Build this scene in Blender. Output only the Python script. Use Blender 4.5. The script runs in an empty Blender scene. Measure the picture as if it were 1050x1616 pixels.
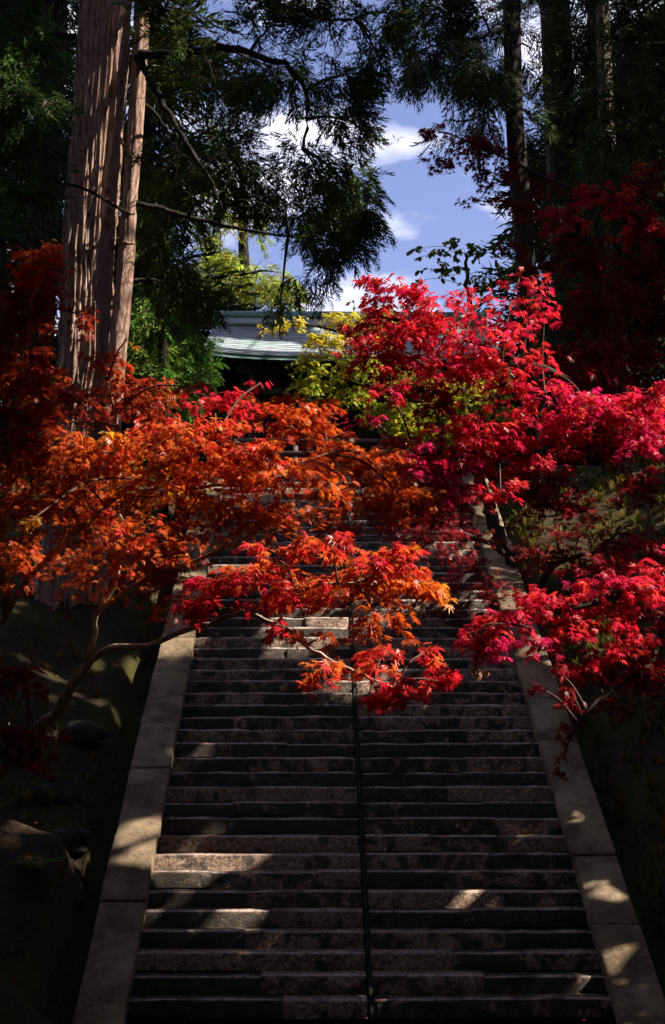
import bpy, math, random
import numpy as np
from math import radians, sin, cos, pi

# ------------------------------------------------------------------ camera, sky, sun, exposure
SC = bpy.context.scene
COL = SC.collection
rng = np.random.default_rng(11)
random.seed(11)

F = 2100.0                       # focal length in pixels of the 1050 x 1616 photograph
PITCH, YAW = radians(12.0), radians(0.76)
CAM = np.array([-0.54, 0.0, 2.06])
FW = np.array([sin(YAW) * cos(PITCH), cos(YAW) * cos(PITCH), sin(PITCH)])
RT = np.array([cos(YAW), -sin(YAW), 0.0])
UP = np.cross(RT, FW)

cam_d = bpy.data.cameras.new('camera')
cam_d.sensor_fit = 'VERTICAL'
cam_d.sensor_height = 36.0
cam_d.lens = 36.0 * F / 1616.0
cam_d.clip_start = 0.1
cam_d.clip_end = 3000.0
cam = bpy.data.objects.new('camera', cam_d)
cam.location = CAM
cam.rotation_euler = (pi / 2 + PITCH, 0, -YAW)
COL.objects.link(cam)
SC.camera = cam

SUN_AZ = radians(75.0)           # to the right of the direction straight behind the camera
SUN_EL = radians(42.0)
SDIR = np.array([sin(SUN_AZ) * cos(SUN_EL), -cos(SUN_AZ) * cos(SUN_EL), sin(SUN_EL)])
sun_d = bpy.data.lights.new('sun', 'SUN')
sun_d.energy = 5.0
sun_d.angle = radians(0.5)
sun_d.color = (1.0, 0.91, 0.76)
sun = bpy.data.objects.new('sun', sun_d)
from mathutils import Vector, Matrix
sun.rotation_euler = Vector(SDIR).to_track_quat('Z', 'Y').to_euler()
COL.objects.link(sun)

world = bpy.data.worlds.new('World')
SC.world = world
world.use_nodes = True
wt = world.node_tree
wt.nodes.clear()
wo = wt.nodes.new('ShaderNodeOutputWorld')
bg = wt.nodes.new('ShaderNodeBackground')
sky = wt.nodes.new('ShaderNodeTexSky')
sky.sky_type = 'NISHITA'
sky.sun_disc = False
sky.sun_elevation = SUN_EL
sky.sun_rotation = math.atan2(SDIR[0], SDIR[1])
sky.air_density = 1.0
sky.dust_density = 0.6
sky.ozone_density = 2.0
tc = wt.nodes.new('ShaderNodeTexCoord')
mp = wt.nodes.new('ShaderNodeMapping')
mp.inputs['Scale'].default_value = (1.0, 1.0, 2.2)
mp.inputs['Location'].default_value = (0.35, 0.1, 0.22)
nz = wt.nodes.new('ShaderNodeTexNoise')
nz.inputs['Scale'].default_value = 5.0
nz.inputs['Detail'].default_value = 5.0
nz.inputs['Roughness'].default_value = 0.5
rp = wt.nodes.new('ShaderNodeValToRGB')
rp.color_ramp.elements[0].position = 0.49
rp.color_ramp.elements[0].color = (0, 0, 0, 1)
rp.color_ramp.elements[1].position = 0.68
rp.color_ramp.elements[1].color = (1, 1, 1, 1)
tint = wt.nodes.new('ShaderNodeMix')
tint.data_type = 'RGBA'
tint.blend_type = 'MULTIPLY'
tint.inputs[0].default_value = 1.0
tint.inputs[7].default_value = (1.18, 0.95, 1.07, 1)
mixc = wt.nodes.new('ShaderNodeMix')
mixc.data_type = 'RGBA'
mixc.inputs[7].default_value = (11.0, 10.6, 11.2, 1)
L = wt.links.new
L(tc.outputs['Generated'], mp.inputs['Vector'])
L(mp.outputs['Vector'], nz.inputs['Vector'])
L(nz.outputs['Fac'], rp.inputs['Fac'])
L(sky.outputs['Color'], tint.inputs[6])
L(tint.outputs[2], mixc.inputs[6])
L(rp.outputs['Color'], mixc.inputs[0])
L(mixc.outputs[2], bg.inputs['Color'])
L(bg.outputs['Background'], wo.inputs['Surface'])
bg.inputs['Strength'].default_value = 0.076

SC.view_settings.view_transform = 'Standard'
SC.view_settings.look = 'None'
SC.view_settings.exposure = 1.5
SC.view_settings.gamma = 1.0
SC.view_settings.use_curve_mapping = False
SC.cycles.use_denoising = True
SC.cycles.use_adaptive_sampling = True
SC.cycles.adaptive_threshold = 0.03
SC.cycles.max_bounces = 5
SC.cycles.diffuse_bounces = 2
SC.cycles.transmission_bounces = 4
SC.cycles.transparent_max_bounces = 4
SC.cycles.caustics_reflective = False
SC.cycles.caustics_refractive = False
SC.cycles.sample_clamp_indirect = 4.0


# ------------------------------------------------------------------ helpers
def P(px, py, d):
    """point in the place that a pixel of the photograph shows at the given distance"""
    return CAM + RT * ((px - 525.0) / F * d) + UP * ((808.0 - py) / F * d) + FW * d


def project(p):
    q = p - CAM
    d = q @ FW
    return 525 + F * (q @ RT) / d, 808 - F * (q @ UP) / d, d


def tag(o, label=None, cat=None, group=None, kind=None):
    if label: o['label'] = label
    if cat: o['category'] = cat
    if group: o['group'] = group
    if kind: o['kind'] = kind
    return o


def empty(name, loc=(0, 0, 0)):
    o = bpy.data.objects.new(name, None)
    o.location = loc
    o.empty_display_size = 0.2
    COL.objects.link(o)
    return o


def link(name, me, parent=None):
    o = bpy.data.objects.new(name, me)
    COL.objects.link(o)
    if parent is not None:
        o.parent = parent
        o.matrix_parent_inverse = Matrix.Translation(-Vector(parent.location))
    return o


def mesh_np(name, V, tris, mat, col=None, smooth=False, quads=None):
    me = bpy.data.meshes.new(name)
    V = np.asarray(V, dtype=np.float32).reshape(-1, 3)
    loops, sizes = [], []
    if tris is not None and len(tris):
        t = np.asarray(tris, dtype=np.int32).reshape(-1, 3)
        loops.append(t.ravel()); sizes.append(np.full(len(t), 3, np.int32))
    if quads is not None and len(quads):
        q = np.asarray(quads, dtype=np.int32).reshape(-1, 4)
        loops.append(q.ravel()); sizes.append(np.full(len(q), 4, np.int32))
    loops = np.concatenate(loops); sizes = np.concatenate(sizes)
    starts = np.concatenate([[0], np.cumsum(sizes)[:-1]]).astype(np.int32)
    me.vertices.add(len(V)); me.vertices.foreach_set('co', V.ravel())
    me.loops.add(len(loops)); me.loops.foreach_set('vertex_index', loops)
    me.polygons.add(len(sizes))
    me.polygons.foreach_set('loop_start', starts)
    me.polygons.foreach_set('loop_total', sizes)
    if smooth:
        me.polygons.foreach_set('use_smooth', np.ones(len(sizes), dtype=bool))
    if col is not None:
        a = me.color_attributes.new('col', 'FLOAT_COLOR', 'POINT')
        c = np.ones((len(V), 4), np.float32); c[:, :3] = col
        a.data.foreach_set('color', c.ravel())
    me.materials.append(mat)
    me.update(calc_edges=True)
    return me


class MB:
    """collects boxes and tubes into one mesh"""
    def __init__(self):
        self.V, self.Q, self.T, self.n = [], [], [], 0

    def add(self, V, Q=None, T=None):
        V = np.asarray(V, float)
        if Q is not None and len(Q): self.Q.append(np.asarray(Q) + self.n)
        if T is not None and len(T): self.T.append(np.asarray(T) + self.n)
        self.V.append(V); self.n += len(V)

    def box(self, a, b):
        x0, y0, z0 = a; x1, y1, z1 = b
        V = [(x0, y0, z0), (x1, y0, z0), (x1, y1, z0), (x0, y1, z0), (x0, y0, z1), (x1, y0, z1), (x1, y1, z1), (x0, y1, z1)]
        self.add(V, [(0, 3, 2, 1), (4, 5, 6, 7), (0, 1, 5, 4), (1, 2, 6, 5), (2, 3, 7, 6), (3, 0, 4, 7)])
        return self

    def tube(self, pts, rad, n=8, wob=0.0):
        V, Q = tube_arrays(np.asarray(pts, float), np.asarray(rad, float), n, wob)
        self.add(V, Q)
        return self

    def mesh(self, name, mat, smooth=False):
        V = np.concatenate(self.V)
        return mesh_np(name, V, np.concatenate(self.T) if self.T else None, mat, smooth=smooth,
                       quads=np.concatenate(self.Q) if self.Q else None)

    def build(self, name, mat, parent=None, smooth=False):
        return link(name, self.mesh(name, mat, smooth), parent)


def tube_arrays(pts, rad, n=8, wob=0.0):
    m = len(pts)
    tan = np.gradient(pts, axis=0)
    tan /= np.linalg.norm(tan, axis=1)[:, None] + 1e-9
    ref = np.array([0.0, 0.0, 1.0]) if abs(tan[:, 2]).mean() < 0.8 else np.array([0.0, 1.0, 0.0])
    s = np.cross(tan, ref); s /= np.linalg.norm(s, axis=1)[:, None] + 1e-9
    t = np.cross(s, tan)
    a = np.arange(n) / n * 2 * pi
    r = rad[:, None] * (1 + wob * rng.normal(size=(m, n)))
    V = pts[:, None, :] + r[..., None] * (cos_(a)[None, :, None] * s[:, None, :] + sin_(a)[None, :, None] * t[:, None, :])
    i = np.arange(m - 1)[:, None] * n; j = np.arange(n)[None, :]
    Q = np.stack([i + j, i + (j + 1) % n, i + n + (j + 1) % n, i + n + j], -1).reshape(-1, 4)
    return V.reshape(-1, 3), Q


cos_, sin_ = np.cos, np.sin


def spline(ctrl, n=24):
    """smooth curve through control points (Catmull-Rom)"""
    c = np.asarray(ctrl, float)
    c = np.vstack([2 * c[0] - c[1], c, 2 * c[-1] - c[-2]])
    segs = len(c) - 3
    out = []
    for u in np.linspace(0, segs - 1e-6, n):
        i = int(u); f = u - i
        p0, p1, p2, p3 = c[i:i + 4]
        out.append(0.5 * (2 * p1 + (p2 - p0) * f + (2 * p0 - 5 * p1 + 4 * p2 - p3) * f * f + (3 * p1 - p0 - 3 * p2 + p3) * f ** 3))
    return np.array(out)


def vnoise(x, y, seed=0):
    """cheap smooth value noise for arrays, -1..1"""
    r = np.random.default_rng(seed).uniform(-1, 1, (64, 64))
    xi = np.floor(x).astype(int); yi = np.floor(y).astype(int)
    fx = x - xi; fy = y - yi
    fx = fx * fx * (3 - 2 * fx); fy = fy * fy * (3 - 2 * fy)
    g = lambda a, b: r[a % 64, b % 64]
    return (g(xi, yi) * (1 - fx) + g(xi + 1, yi) * fx) * (1 - fy) + (g(xi, yi + 1) * (1 - fx) + g(xi + 1, yi + 1) * fx) * fy


# ------------------------------------------------------------------ materials
def new_mat(name):
    m = bpy.data.materials.new(name); m.use_nodes = True
    nt = m.node_tree; nt.nodes.clear()
    return m, nt, nt.nodes.new('ShaderNodeOutputMaterial')


def nd(nt, typ, **kw):
    n = nt.nodes.new(typ)
    for k, v in kw.items(): setattr(n, k, v)
    return n


def noise(nt, vec, scale, detail=4, rough=0.55, vscale=None):
    if vscale is not None:
        m = nd(nt, 'ShaderNodeMapping'); m.inputs['Scale'].default_value = vscale
        nt.links.new(vec, m.inputs['Vector']); vec = m.outputs['Vector']
    n = nd(nt, 'ShaderNodeTexNoise')
    n.inputs['Scale'].default_value = scale; n.inputs['Detail'].default_value = detail; n.inputs['Roughness'].default_value = rough
    nt.links.new(vec, n.inputs['Vector'])
    return n.outputs['Fac']


def ramp(nt, fac, stops):
    r = nd(nt, 'ShaderNodeValToRGB')
    e = r.color_ramp.elements
    while len(e) < len(stops): e.new(0.5)
    for k, (p, c) in enumerate(stops):
        e[k].position = p; e[k].color = (*c, 1) if len(c) == 3 else c
    nt.links.new(fac, r.inputs['Fac'])
    return r.outputs['Color']


def mix(nt, fac, a, b, blend='MIX'):
    m = nd(nt, 'ShaderNodeMix', data_type='RGBA', blend_type=blend)
    for s, v in ((0, fac), (6, a), (7, b)):
        if isinstance(v, (int, float)): m.inputs[s].default_value = v
        elif isinstance(v, tuple): m.inputs[s].default_value = (*v, 1)
        else: nt.links.new(v, m.inputs[s])
    return m.outputs[2]


def math_(nt, op, a, b=None):
    m = nd(nt, 'ShaderNodeMath', operation=op)
    for k, v in enumerate((a, b)):
        if v is None: continue
        if isinstance(v, (int, float)): m.inputs[k].default_value = v
        else: nt.links.new(v, m.inputs[k])
    return m.outputs[0]


def bump(nt, h, dist, strength=1.0):
    b = nd(nt, 'ShaderNodeBump'); b.inputs['Distance'].default_value = dist; b.inputs['Strength'].default_value = strength
    nt.links.new(h, b.inputs['Height'])
    return b.outputs['Normal']


def principled(nt, out, col, rough, normal=None, spec=0.4, metal=0.0):
    p = nd(nt, 'ShaderNodeBsdfPrincipled')
    for key, v in (('Base Color', col), ('Roughness', rough), ('Metallic', metal), ('Specular IOR Level', spec)):
        if isinstance(v, (int, float)): p.inputs[key].default_value = v
        elif isinstance(v, tuple): p.inputs[key].default_value = (*v, 1)
        else: nt.links.new(v, p.inputs[key])
    if normal is not None: nt.links.new(normal, p.inputs['Normal'])
    nt.links.new(p.outputs['BSDF'], out.inputs['Surface'])
    return p


def mat_step():
    m, nt, out = new_mat('weathered_step_stone')
    pos = nd(nt, 'ShaderNodeNewGeometry').outputs['Position']
    rnd = nd(nt, 'ShaderNodeObjectInfo').outputs['Random']
    base = ramp(nt, noise(nt, pos, 9, 5), [(0.3, (0.020, 0.012, 0.007)), (0.7, (0.062, 0.040, 0.026))])
    lich = noise(nt, pos, 5.5, 9, 0.72)
    lich = math_(nt, 'ADD', lich, math_(nt, 'MULTIPLY', math_(nt, 'SUBTRACT', rnd, 0.5), 0.26))
    lf = ramp(nt, lich, [(0.49, (0, 0, 0)), (0.59, (1, 1, 1))])
    fine = ramp(nt, noise(nt, pos, 32, 6, 0.75), [(0.40, (0.10, 0.10, 0.10)), (0.60, (1, 1, 1))])
    lf = mix(nt, 1.0, lf, fine, 'MULTIPLY')
    lcol = ramp(nt, noise(nt, pos, 14, 3), [(0.3, (0.37, 0.215, 0.140)), (0.7, (0.64, 0.42, 0.30))])
    c = mix(nt, lf, base, lcol)
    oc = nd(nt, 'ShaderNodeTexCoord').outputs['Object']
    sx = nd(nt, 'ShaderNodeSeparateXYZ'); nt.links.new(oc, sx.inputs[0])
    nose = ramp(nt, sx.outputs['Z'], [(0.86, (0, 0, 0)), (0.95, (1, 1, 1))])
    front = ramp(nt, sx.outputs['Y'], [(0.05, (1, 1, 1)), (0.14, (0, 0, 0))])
    lit_breakup = ramp(nt, noise(nt, pos, 20, 4, 0.7), [(0.36, (0.1,) * 3), (0.52, (0.9,) * 3)])
    nose = mix(nt, 1.0, mix(nt, 1.0, nose, front, 'MULTIPLY'), lit_breakup, 'MULTIPLY')
    c = mix(nt, nose, c, (0.56, 0.42, 0.36))  # lit line along each nosing painted into the stone colour
    h = math_(nt, 'ADD', noise(nt, pos, 55, 6, 0.7), math_(nt, 'MULTIPLY', noise(nt, pos, 17, 3), 0.8))
    rg = ramp(nt, noise(nt, pos, 12, 3), [(0.3, (0.42,) * 3), (0.7, (0.8,) * 3)])
    principled(nt, out, c, rg, bump(nt, h, 0.03, 1.0), 0.45)
    return m


def mat_slab():
    m, nt, out = new_mat('dressed_slab_stone')
    pos = nd(nt, 'ShaderNodeNewGeometry').outputs['Position']
    rnd = nd(nt, 'ShaderNodeObjectInfo').outputs['Random']
    c = ramp(nt, noise(nt, pos, 2.2, 6), [(0.3, (0.17, 0.125, 0.07)), (0.5, (0.30, 0.225, 0.145)), (0.72, (0.38, 0.285, 0.215))])
    moss = ramp(nt, noise(nt, pos, 3.1, 7, 0.7), [(0.52, (0, 0, 0)), (0.66, (1, 1, 1))])
    c = mix(nt, math_(nt, 'MULTIPLY', moss, 0.65), c, (0.10, 0.10, 0.045))
    c = mix(nt, 0.55, c, ramp(nt, noise(nt, pos, 90, 4, 0.7), [(0.3, (0.35, 0.33, 0.3)), (0.6, (1, 1, 1))]), 'MULTIPLY')
    c = mix(nt, 1.0, c, ramp(nt, rnd, [(0, (0.75, 0.72, 0.68)), (1, (1.1, 1.05, 1.05))]), 'MULTIPLY')
    stain = ramp(nt, noise(nt, pos, 1.3, 8, 0.72), [(0.40, (0.30, 0.26, 0.22)), (0.58, (1, 1, 1))])
    c = mix(nt, 0.9, c, stain, 'MULTIPLY')
    spots = ramp(nt, noise(nt, pos, 24, 5, 0.75), [(0.60, (0, 0, 0)), (0.68, (1, 1, 1))])
    c = mix(nt, math_(nt, 'MULTIPLY', spots, 0.5), c, (0.42, 0.38, 0.33))
    h = math_(nt, 'ADD', noise(nt, pos, 80, 5, 0.7), noise(nt, pos, 10, 3))
    principled(nt, out, c, 0.8, bump(nt, h, 0.015, 1.0), 0.25)
    return m


def mat_bark(name, dark, mid, light, vs=(1, 1, 0.07), scale=22, bd=0.03):
    m, nt, out = new_mat(name)
    pos = nd(nt, 'ShaderNodeNewGeometry').outputs['Position']
    f = noise(nt, pos, scale, 6, 0.65, vs)
    c = ramp(nt, f, [(0.34, dark), (0.5, mid), (0.66, light)])
    g = noise(nt, pos, 2.3, 4, 0.6, (1, 1, 0.4))
    c = mix(nt, ramp(nt, g, [(0.42, (0, 0, 0)), (0.62, (0.55,) * 3)]), c, mid)
    h = math_(nt, 'ADD', f, math_(nt, 'MULTIPLY', noise(nt, pos, scale * 3.2, 4, 0.6, vs), 0.5))
    principled(nt, out, c, 0.9, bump(nt, h, bd, 1.0), 0.2)
    return m


def mat_leaf(name, trans=0.5, gloss=0.08, rough=0.35, tboost=1.35):
    m, nt, out = new_mat(name)
    at = nd(nt, 'ShaderNodeAttribute', attribute_name='col').outputs['Color']
    pos = nd(nt, 'ShaderNodeNewGeometry').outputs['Position']
    v = ramp(nt, noise(nt, pos, 30, 3), [(0.3, (0.72,) * 3), (0.7, (1.12,) * 3)])
    c = mix(nt, 1.0, at, v, 'MULTIPLY')
    d = nd(nt, 'ShaderNodeBsdfDiffuse'); nt.links.new(c, d.inputs['Color'])
    t = nd(nt, 'ShaderNodeBsdfTranslucent')
    nt.links.new(mix(nt, 1.0, c, (tboost, tboost, tboost * 0.8), 'MULTIPLY'), t.inputs['Color'])
    g = nd(nt, 'ShaderNodeBsdfGlossy'); g.inputs['Roughness'].default_value = rough
    g.inputs['Color'].default_value = (1, 0.97, 0.95, 1)
    s1 = nd(nt, 'ShaderNodeMixShader'); s1.inputs[0].default_value = trans
    nt.links.new(d.outputs[0], s1.inputs[1]); nt.links.new(t.outputs[0], s1.inputs[2])
    s2 = nd(nt, 'ShaderNodeMixShader'); s2.inputs[0].default_value = gloss
    nt.links.new(s1.outputs[0], s2.inputs[1]); nt.links.new(g.outputs[0], s2.inputs[2])
    nt.links.new(s2.outputs[0], out.inputs['Surface'])
    return m


def mat_simple(name, c0, c1, scale, rough, bd=0.004, spec=0.3, metal=0.0, vs=None):
    m, nt, out = new_mat(name)
    pos = nd(nt, 'ShaderNodeNewGeometry').outputs['Position']
    f = noise(nt, pos, scale, 6, 0.65, vs)
    principled(nt, out, ramp(nt, f, [(0.3, c0), (0.7, c1)]), rough, bump(nt, f, bd, 0.8), spec, metal)
    return m


def mat_ground():
    m, nt, out = new_mat('leaf_litter_and_moss')
    pos = nd(nt, 'ShaderNodeNewGeometry').outputs['Position']
    c = ramp(nt, noise(nt, pos, 14, 7, 0.7), [(0.3, (0.012, 0.009, 0.006)), (0.55, (0.045, 0.030, 0.018)), (0.75, (0.11, 0.06, 0.025))])
    moss = ramp(nt, noise(nt, pos, 0.9, 5, 0.65), [(0.45, (0, 0, 0)), (0.6, (0.85,) * 3)])
    c = mix(nt, moss, c, ramp(nt, noise(nt, pos, 25, 4), [(0.3, (0.02, 0.022, 0.005)), (0.7, (0.075, 0.068, 0.013))]))
    h = math_(nt, 'ADD', noise(nt, pos, 30, 5, 0.7), noise(nt, pos, 5, 3))
    principled(nt, out, c, 0.95, bump(nt, h, 0.05, 1.0), 0.15)
    return m


def mat_copper():
    m, nt, out = new_mat('weathered_copper_sheet')
    pos = nd(nt, 'ShaderNodeNewGeometry').outputs['Position']
    rnd = nd(nt, 'ShaderNodeObjectInfo').outputs['Random']
    c = ramp(nt, noise(nt, pos, 1.6, 6, 0.65, (1, 1, 0.5)), [(0.3, (0.30, 0.39, 0.39)), (0.52, (0.38, 0.45, 0.47)), (0.75, (0.42, 0.36, 0.41))])
    c = mix(nt, 1.0, c, ramp(nt, rnd, [(0, (0.82, 0.84, 0.84)), (1, (1.08, 1.04, 1.06))]), 'MULTIPLY')
    principled(nt, out, c, 0.42, bump(nt, noise(nt, pos, 9, 4), 0.01, 0.5), 0.5, 0.15)
    return m


M = dict(
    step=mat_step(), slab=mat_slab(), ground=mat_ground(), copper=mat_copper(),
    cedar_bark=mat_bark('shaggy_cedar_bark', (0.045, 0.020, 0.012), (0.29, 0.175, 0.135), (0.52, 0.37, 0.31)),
    dark_bark=mat_bark('shade_dark_cedar_bark', (0.006, 0.004, 0.003), (0.018, 0.013, 0.010), (0.048, 0.036, 0.028)),  # bark set near black to stand in for shade on the cedars
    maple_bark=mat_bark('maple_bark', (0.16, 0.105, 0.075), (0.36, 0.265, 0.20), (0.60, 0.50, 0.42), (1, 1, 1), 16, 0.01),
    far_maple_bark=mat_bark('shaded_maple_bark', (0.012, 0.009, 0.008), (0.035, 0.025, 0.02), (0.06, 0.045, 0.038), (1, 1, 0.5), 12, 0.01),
    thin_bark=mat_bark('thin_cedar_bark', (0.04, 0.028, 0.02), (0.10, 0.075, 0.05), (0.19, 0.15, 0.11)),
    twig=mat_simple('twig_bark', (0.045, 0.02, 0.016), (0.13, 0.07, 0.05), 40, 0.8),
    maple=mat_leaf('maple_leaf_blade', 0.50, 0.022, 0.42, 1.35),
    small=mat_leaf('small_leaf_blade', 0.5, 0.012, 0.5, 1.3),
    cedar=mat_leaf('cedar_needles', 0.25, 0.015, 0.5, 1.2),
    iron=mat_simple('dark_iron', (0.006, 0.005, 0.005), (0.016, 0.012, 0.010), 30, 0.8, 0.003, 0.25, 0.0),
    wood=mat_simple('old_dark_timber', (0.016, 0.010, 0.007), (0.055, 0.033, 0.024), 20, 0.75, 0.005, 0.25, 0, (1, 1, 0.15)),
    rail=mat_simple('grey_brown_timber', (0.05, 0.03, 0.026), (0.16, 0.10, 0.085), 16, 0.75, 0.004, 0.25, 0, (0.1, 1, 1)),
    patina=mat_simple('green_copper_patina', (0.045, 0.10, 0.085), (0.16, 0.27, 0.235), 5, 0.55, 0.004, 0.4, 0.1),
    plaster=mat_simple('aged_plaster', (0.14, 0.12, 0.10), (0.26, 0.23, 0.20), 6, 0.9, 0.003),
    rock=mat_simple('mossy_rock', (0.008, 0.007, 0.005), (0.04, 0.034, 0.022), 7, 0.9, 0.03),
)

# ------------------------------------------------------------------ the steps' measurements
RISE, TREAD, NSTEP = 0.18, 0.267, 44
Y0 = 13.28
HALF = 2.285                     # half the clear width between the balustrades
YTOP = Y0 + TREAD * (NSTEP - 1)
ZTOP = RISE * NSTEP
ZGATE = 9.30


def profile(y):
    g = np.where(y < Y0 - 0.3, 0.0, np.minimum((y - Y0 + 0.3) * RISE / TREAD, ZTOP))
    g = np.where(y > 29.0, np.maximum(g, np.minimum(ZTOP + (y - 29.0) * 1.0, ZGATE)), g)
    return g + np.where(y > 40, (y - 40) * 0.12, 0)


def ground_z(x, y):
    x = np.asarray(x, float); y = np.asarray(y, float)
    ax = np.abs(x)
    g = profile(y)
    side = np.clip((ax - 2.75) / 0.5, 0, 1)
    z_mid = np.where((y > Y0 - 0.6) & (y < YTOP + 0.3), g - 0.75, np.where(y >= YTOP + 0.3, g - 0.03, g))
    bank = g * 0.97 - 0.28 + np.where(y < Y0 + 1.5, 0.75, 0.35) + np.clip(ax - 3, 0, 14) * 0.22
    bank = bank + 0.22 * vnoise(x * 0.7, y * 0.7, 3) + 0.08 * vnoise(x * 2.3, y * 2.3, 5)
    return z_mid * (1 - side) + bank * side


# ---- ground sheet
gx = np.unique(np.concatenate([np.linspace(-10, 10, 90), np.linspace(-40, 40, 41), np.array([-900, -400, -180, -90, 90, 180, 400, 900])]))
gy = np.unique(np.concatenate([np.linspace(-6, 40, 150), np.linspace(-40, 100, 50), np.array([-900, -300, -120, 160, 300, 900])]))
GX, GY = np.meshgrid(gx, gy)
GZ = ground_z(GX, np.clip(GY, -60, 90))
nx, ny = len(gx), len(gy)
i = np.arange(ny - 1)[:, None] * nx; j = np.arange(nx - 1)[None, :]
quads = np.stack([i + j, i + j + 1, i + nx + j + 1, i + nx + j], -1).reshape(-1, 4)
ground = link('ground', mesh_np('ground', np.stack([GX, GY, GZ], -1), None, M['ground'], smooth=True, quads=quads))
tag(ground, 'dark leaf litter and moss on the banks beside the steps', 'ground', kind='structure')


# ------------------------------------------------------------------ stone staircase
def block_variants(n, mat, nl=7, name='step_stone'):
    """unit stone block (0..1 in x, y, z) with a worn, wavy front edge; a few alike versions shared by all"""
    out = []
    for k in range(n):
        xs = np.linspace(0, 1, nl)
        r = np.random.default_rng(100 + k)
        V, Q = [], []
        prof = [(0.0, 0.0), (0.0, 0.86), (0.035, 1.0), (1.0, 1.0)]     # y, z: front foot, front edge, worn nose, back
        for ix, x in enumerate(xs):
            for (yy, zz) in prof:
                wy = r.normal(0, 0.020) if yy < 0.1 else 0
                wz = r.normal(0, 0.028) if zz > 0.5 and yy < 0.1 else 0
                if ix in (0, nl - 1) and yy < 0.1 and zz > 0.5: wy += 0.03; wz -= 0.03
                V.append((x, yy + wy, zz + wz))
        m = len(prof)
        for ix in range(nl - 1):
            for q in range(m - 1):
                a = ix * m + q
                Q.append((a, a + m, a + m + 1, a + 1))
        V += [(0, 1, 0), (1, 1, 0)]
        e = (nl - 1) * m
        T = [(0, 1, 2), (0, 2, 3), (0, 3, len(V) - 2), (e, e + 2, e + 1), (e, e + 3, e + 2), (e, len(V) - 1, e + 3)]
        out.append(mesh_np(name, V, T, mat, quads=Q))
    return out


stairs = empty('stone_staircase', (0, Y0, 0))
tag(stairs, 'long flight of dark lichen-patched stone steps climbing up the middle', 'staircase')
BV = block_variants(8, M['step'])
SLOT = 0.032
for k in range(NSTEP):
    y = Y0 + TREAD * k
    for side in (-1, 1):
        a, b = (-HALF - 0.02, -SLOT) if side < 0 else (SLOT, HALF + 0.02)
        cuts = [a]
        nb = random.choice([1, 2, 2, 2, 3])
        if nb == 2: cuts.append(a + (b - a) * random.uniform(0.3, 0.7))
        if nb == 3: cuts += [a + (b - a) * random.uniform(0.2, 0.4), a + (b - a) * random.uniform(0.6, 0.8)]
        cuts.append(b)
        for q in range(len(cuts) - 1):
            o = link('step_stone', random.choice(BV), stairs)
            dz = random.uniform(-0.012, 0.010)
            o.location = (cuts[q] + 0.003, y + random.uniform(-0.012, 0.012), RISE * k - 0.002 + dz)
            o.scale = (cuts[q + 1] - cuts[q] - 0.006, TREAD + 0.12, RISE - 0.002)
core = MB()
for k in range(NSTEP):
    core.box((-HALF, Y0 + TREAD * k + 0.10, RISE * (k - 1) - 0.3), (HALF, Y0 + TREAD * (k + 1) + 0.09, RISE * k + 0.02))
core.build('rubble_core', M['rock'], stairs)

# iron pipe in the slot between the two halves
pipe = empty('iron_pipe', (0, Y0, 0))
tag(pipe, 'thin dark iron pipe running up the middle of the stone steps', 'pipe')
sl = np.array([[0, Y0 - 0.12, 0.08], [0, YTOP + 0.1, ZTOP - 0.0]])
pp = sl[0] + (sl[1] - sl[0]) * np.linspace(0, 1, 60)[:, None]
MB().tube(pp + np.array([0, 0, -0.09]), np.full(60, 0.020), 10).build('tube', M['iron'], pipe, True)
for f in np.linspace(0.03, 0.97, 12):
    c = sl[0] + (sl[1] - sl[0]) * f + np.array([0, 0, -0.09])
    d = (sl[1] - sl[0]) / np.linalg.norm(sl[1] - sl[0])
    MB().tube([c - d * 0.05, c - d * 0.045, c + d * 0.045, c + d * 0.05], [0.020, 0.027, 0.027, 0.020], 10).build('coupling', M['iron'], pipe, True)

# balustrades: sloping slabs laid end to end on a masonry cheek
SLOPE = math.atan2(RISE, TREAD)
UDIR = np.array([0, cos(SLOPE), sin(SLOPE)])
NDIR = np.array([0, -sin(SLOPE), cos(SLOPE)])


def slab_variants(n):
    out = []
    for k in range(n):
        r = np.random.default_rng(300 + k)
        nlx, nly = 4, 5
        xs = [0, 0.05, 0.95, 1]; ys = [0, 0.012, 0.5, 0.988, 1]
        V = []
        for iy in range(nly):
            for ix in range(nlx):
                edge = (ix in (0, 3)) or (iy in (0, 4))
                V.append((xs[ix] + r.normal(0, 0.011), ys[iy] + r.normal(0, 0.003), 1 - (0.07 if edge else 0) + r.normal(0, 0.02)))
        for iy in range(nly):
            for ix in range(nlx):
                V.append((xs[ix], ys[iy], 0.0))
        Q = []
        for iy in range(nly - 1):
            for ix in range(nlx - 1):
                a = iy * nlx + ix
                Q.append((a, a + 1, a + nlx + 1, a + nlx))
        ring = [0, 1, 2, 3, 7, 11, 15, 19, 18, 17, 16, 12, 8, 4]
        for t in range(len(ring)):
            a, b = ring[t], ring[(t + 1) % len(ring)]
            Q.append((a, a + 20, b + 20, b))
        out.append(mesh_np('slab', V, None, M['slab'], quads=[q for q in Q]))
    return out


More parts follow.
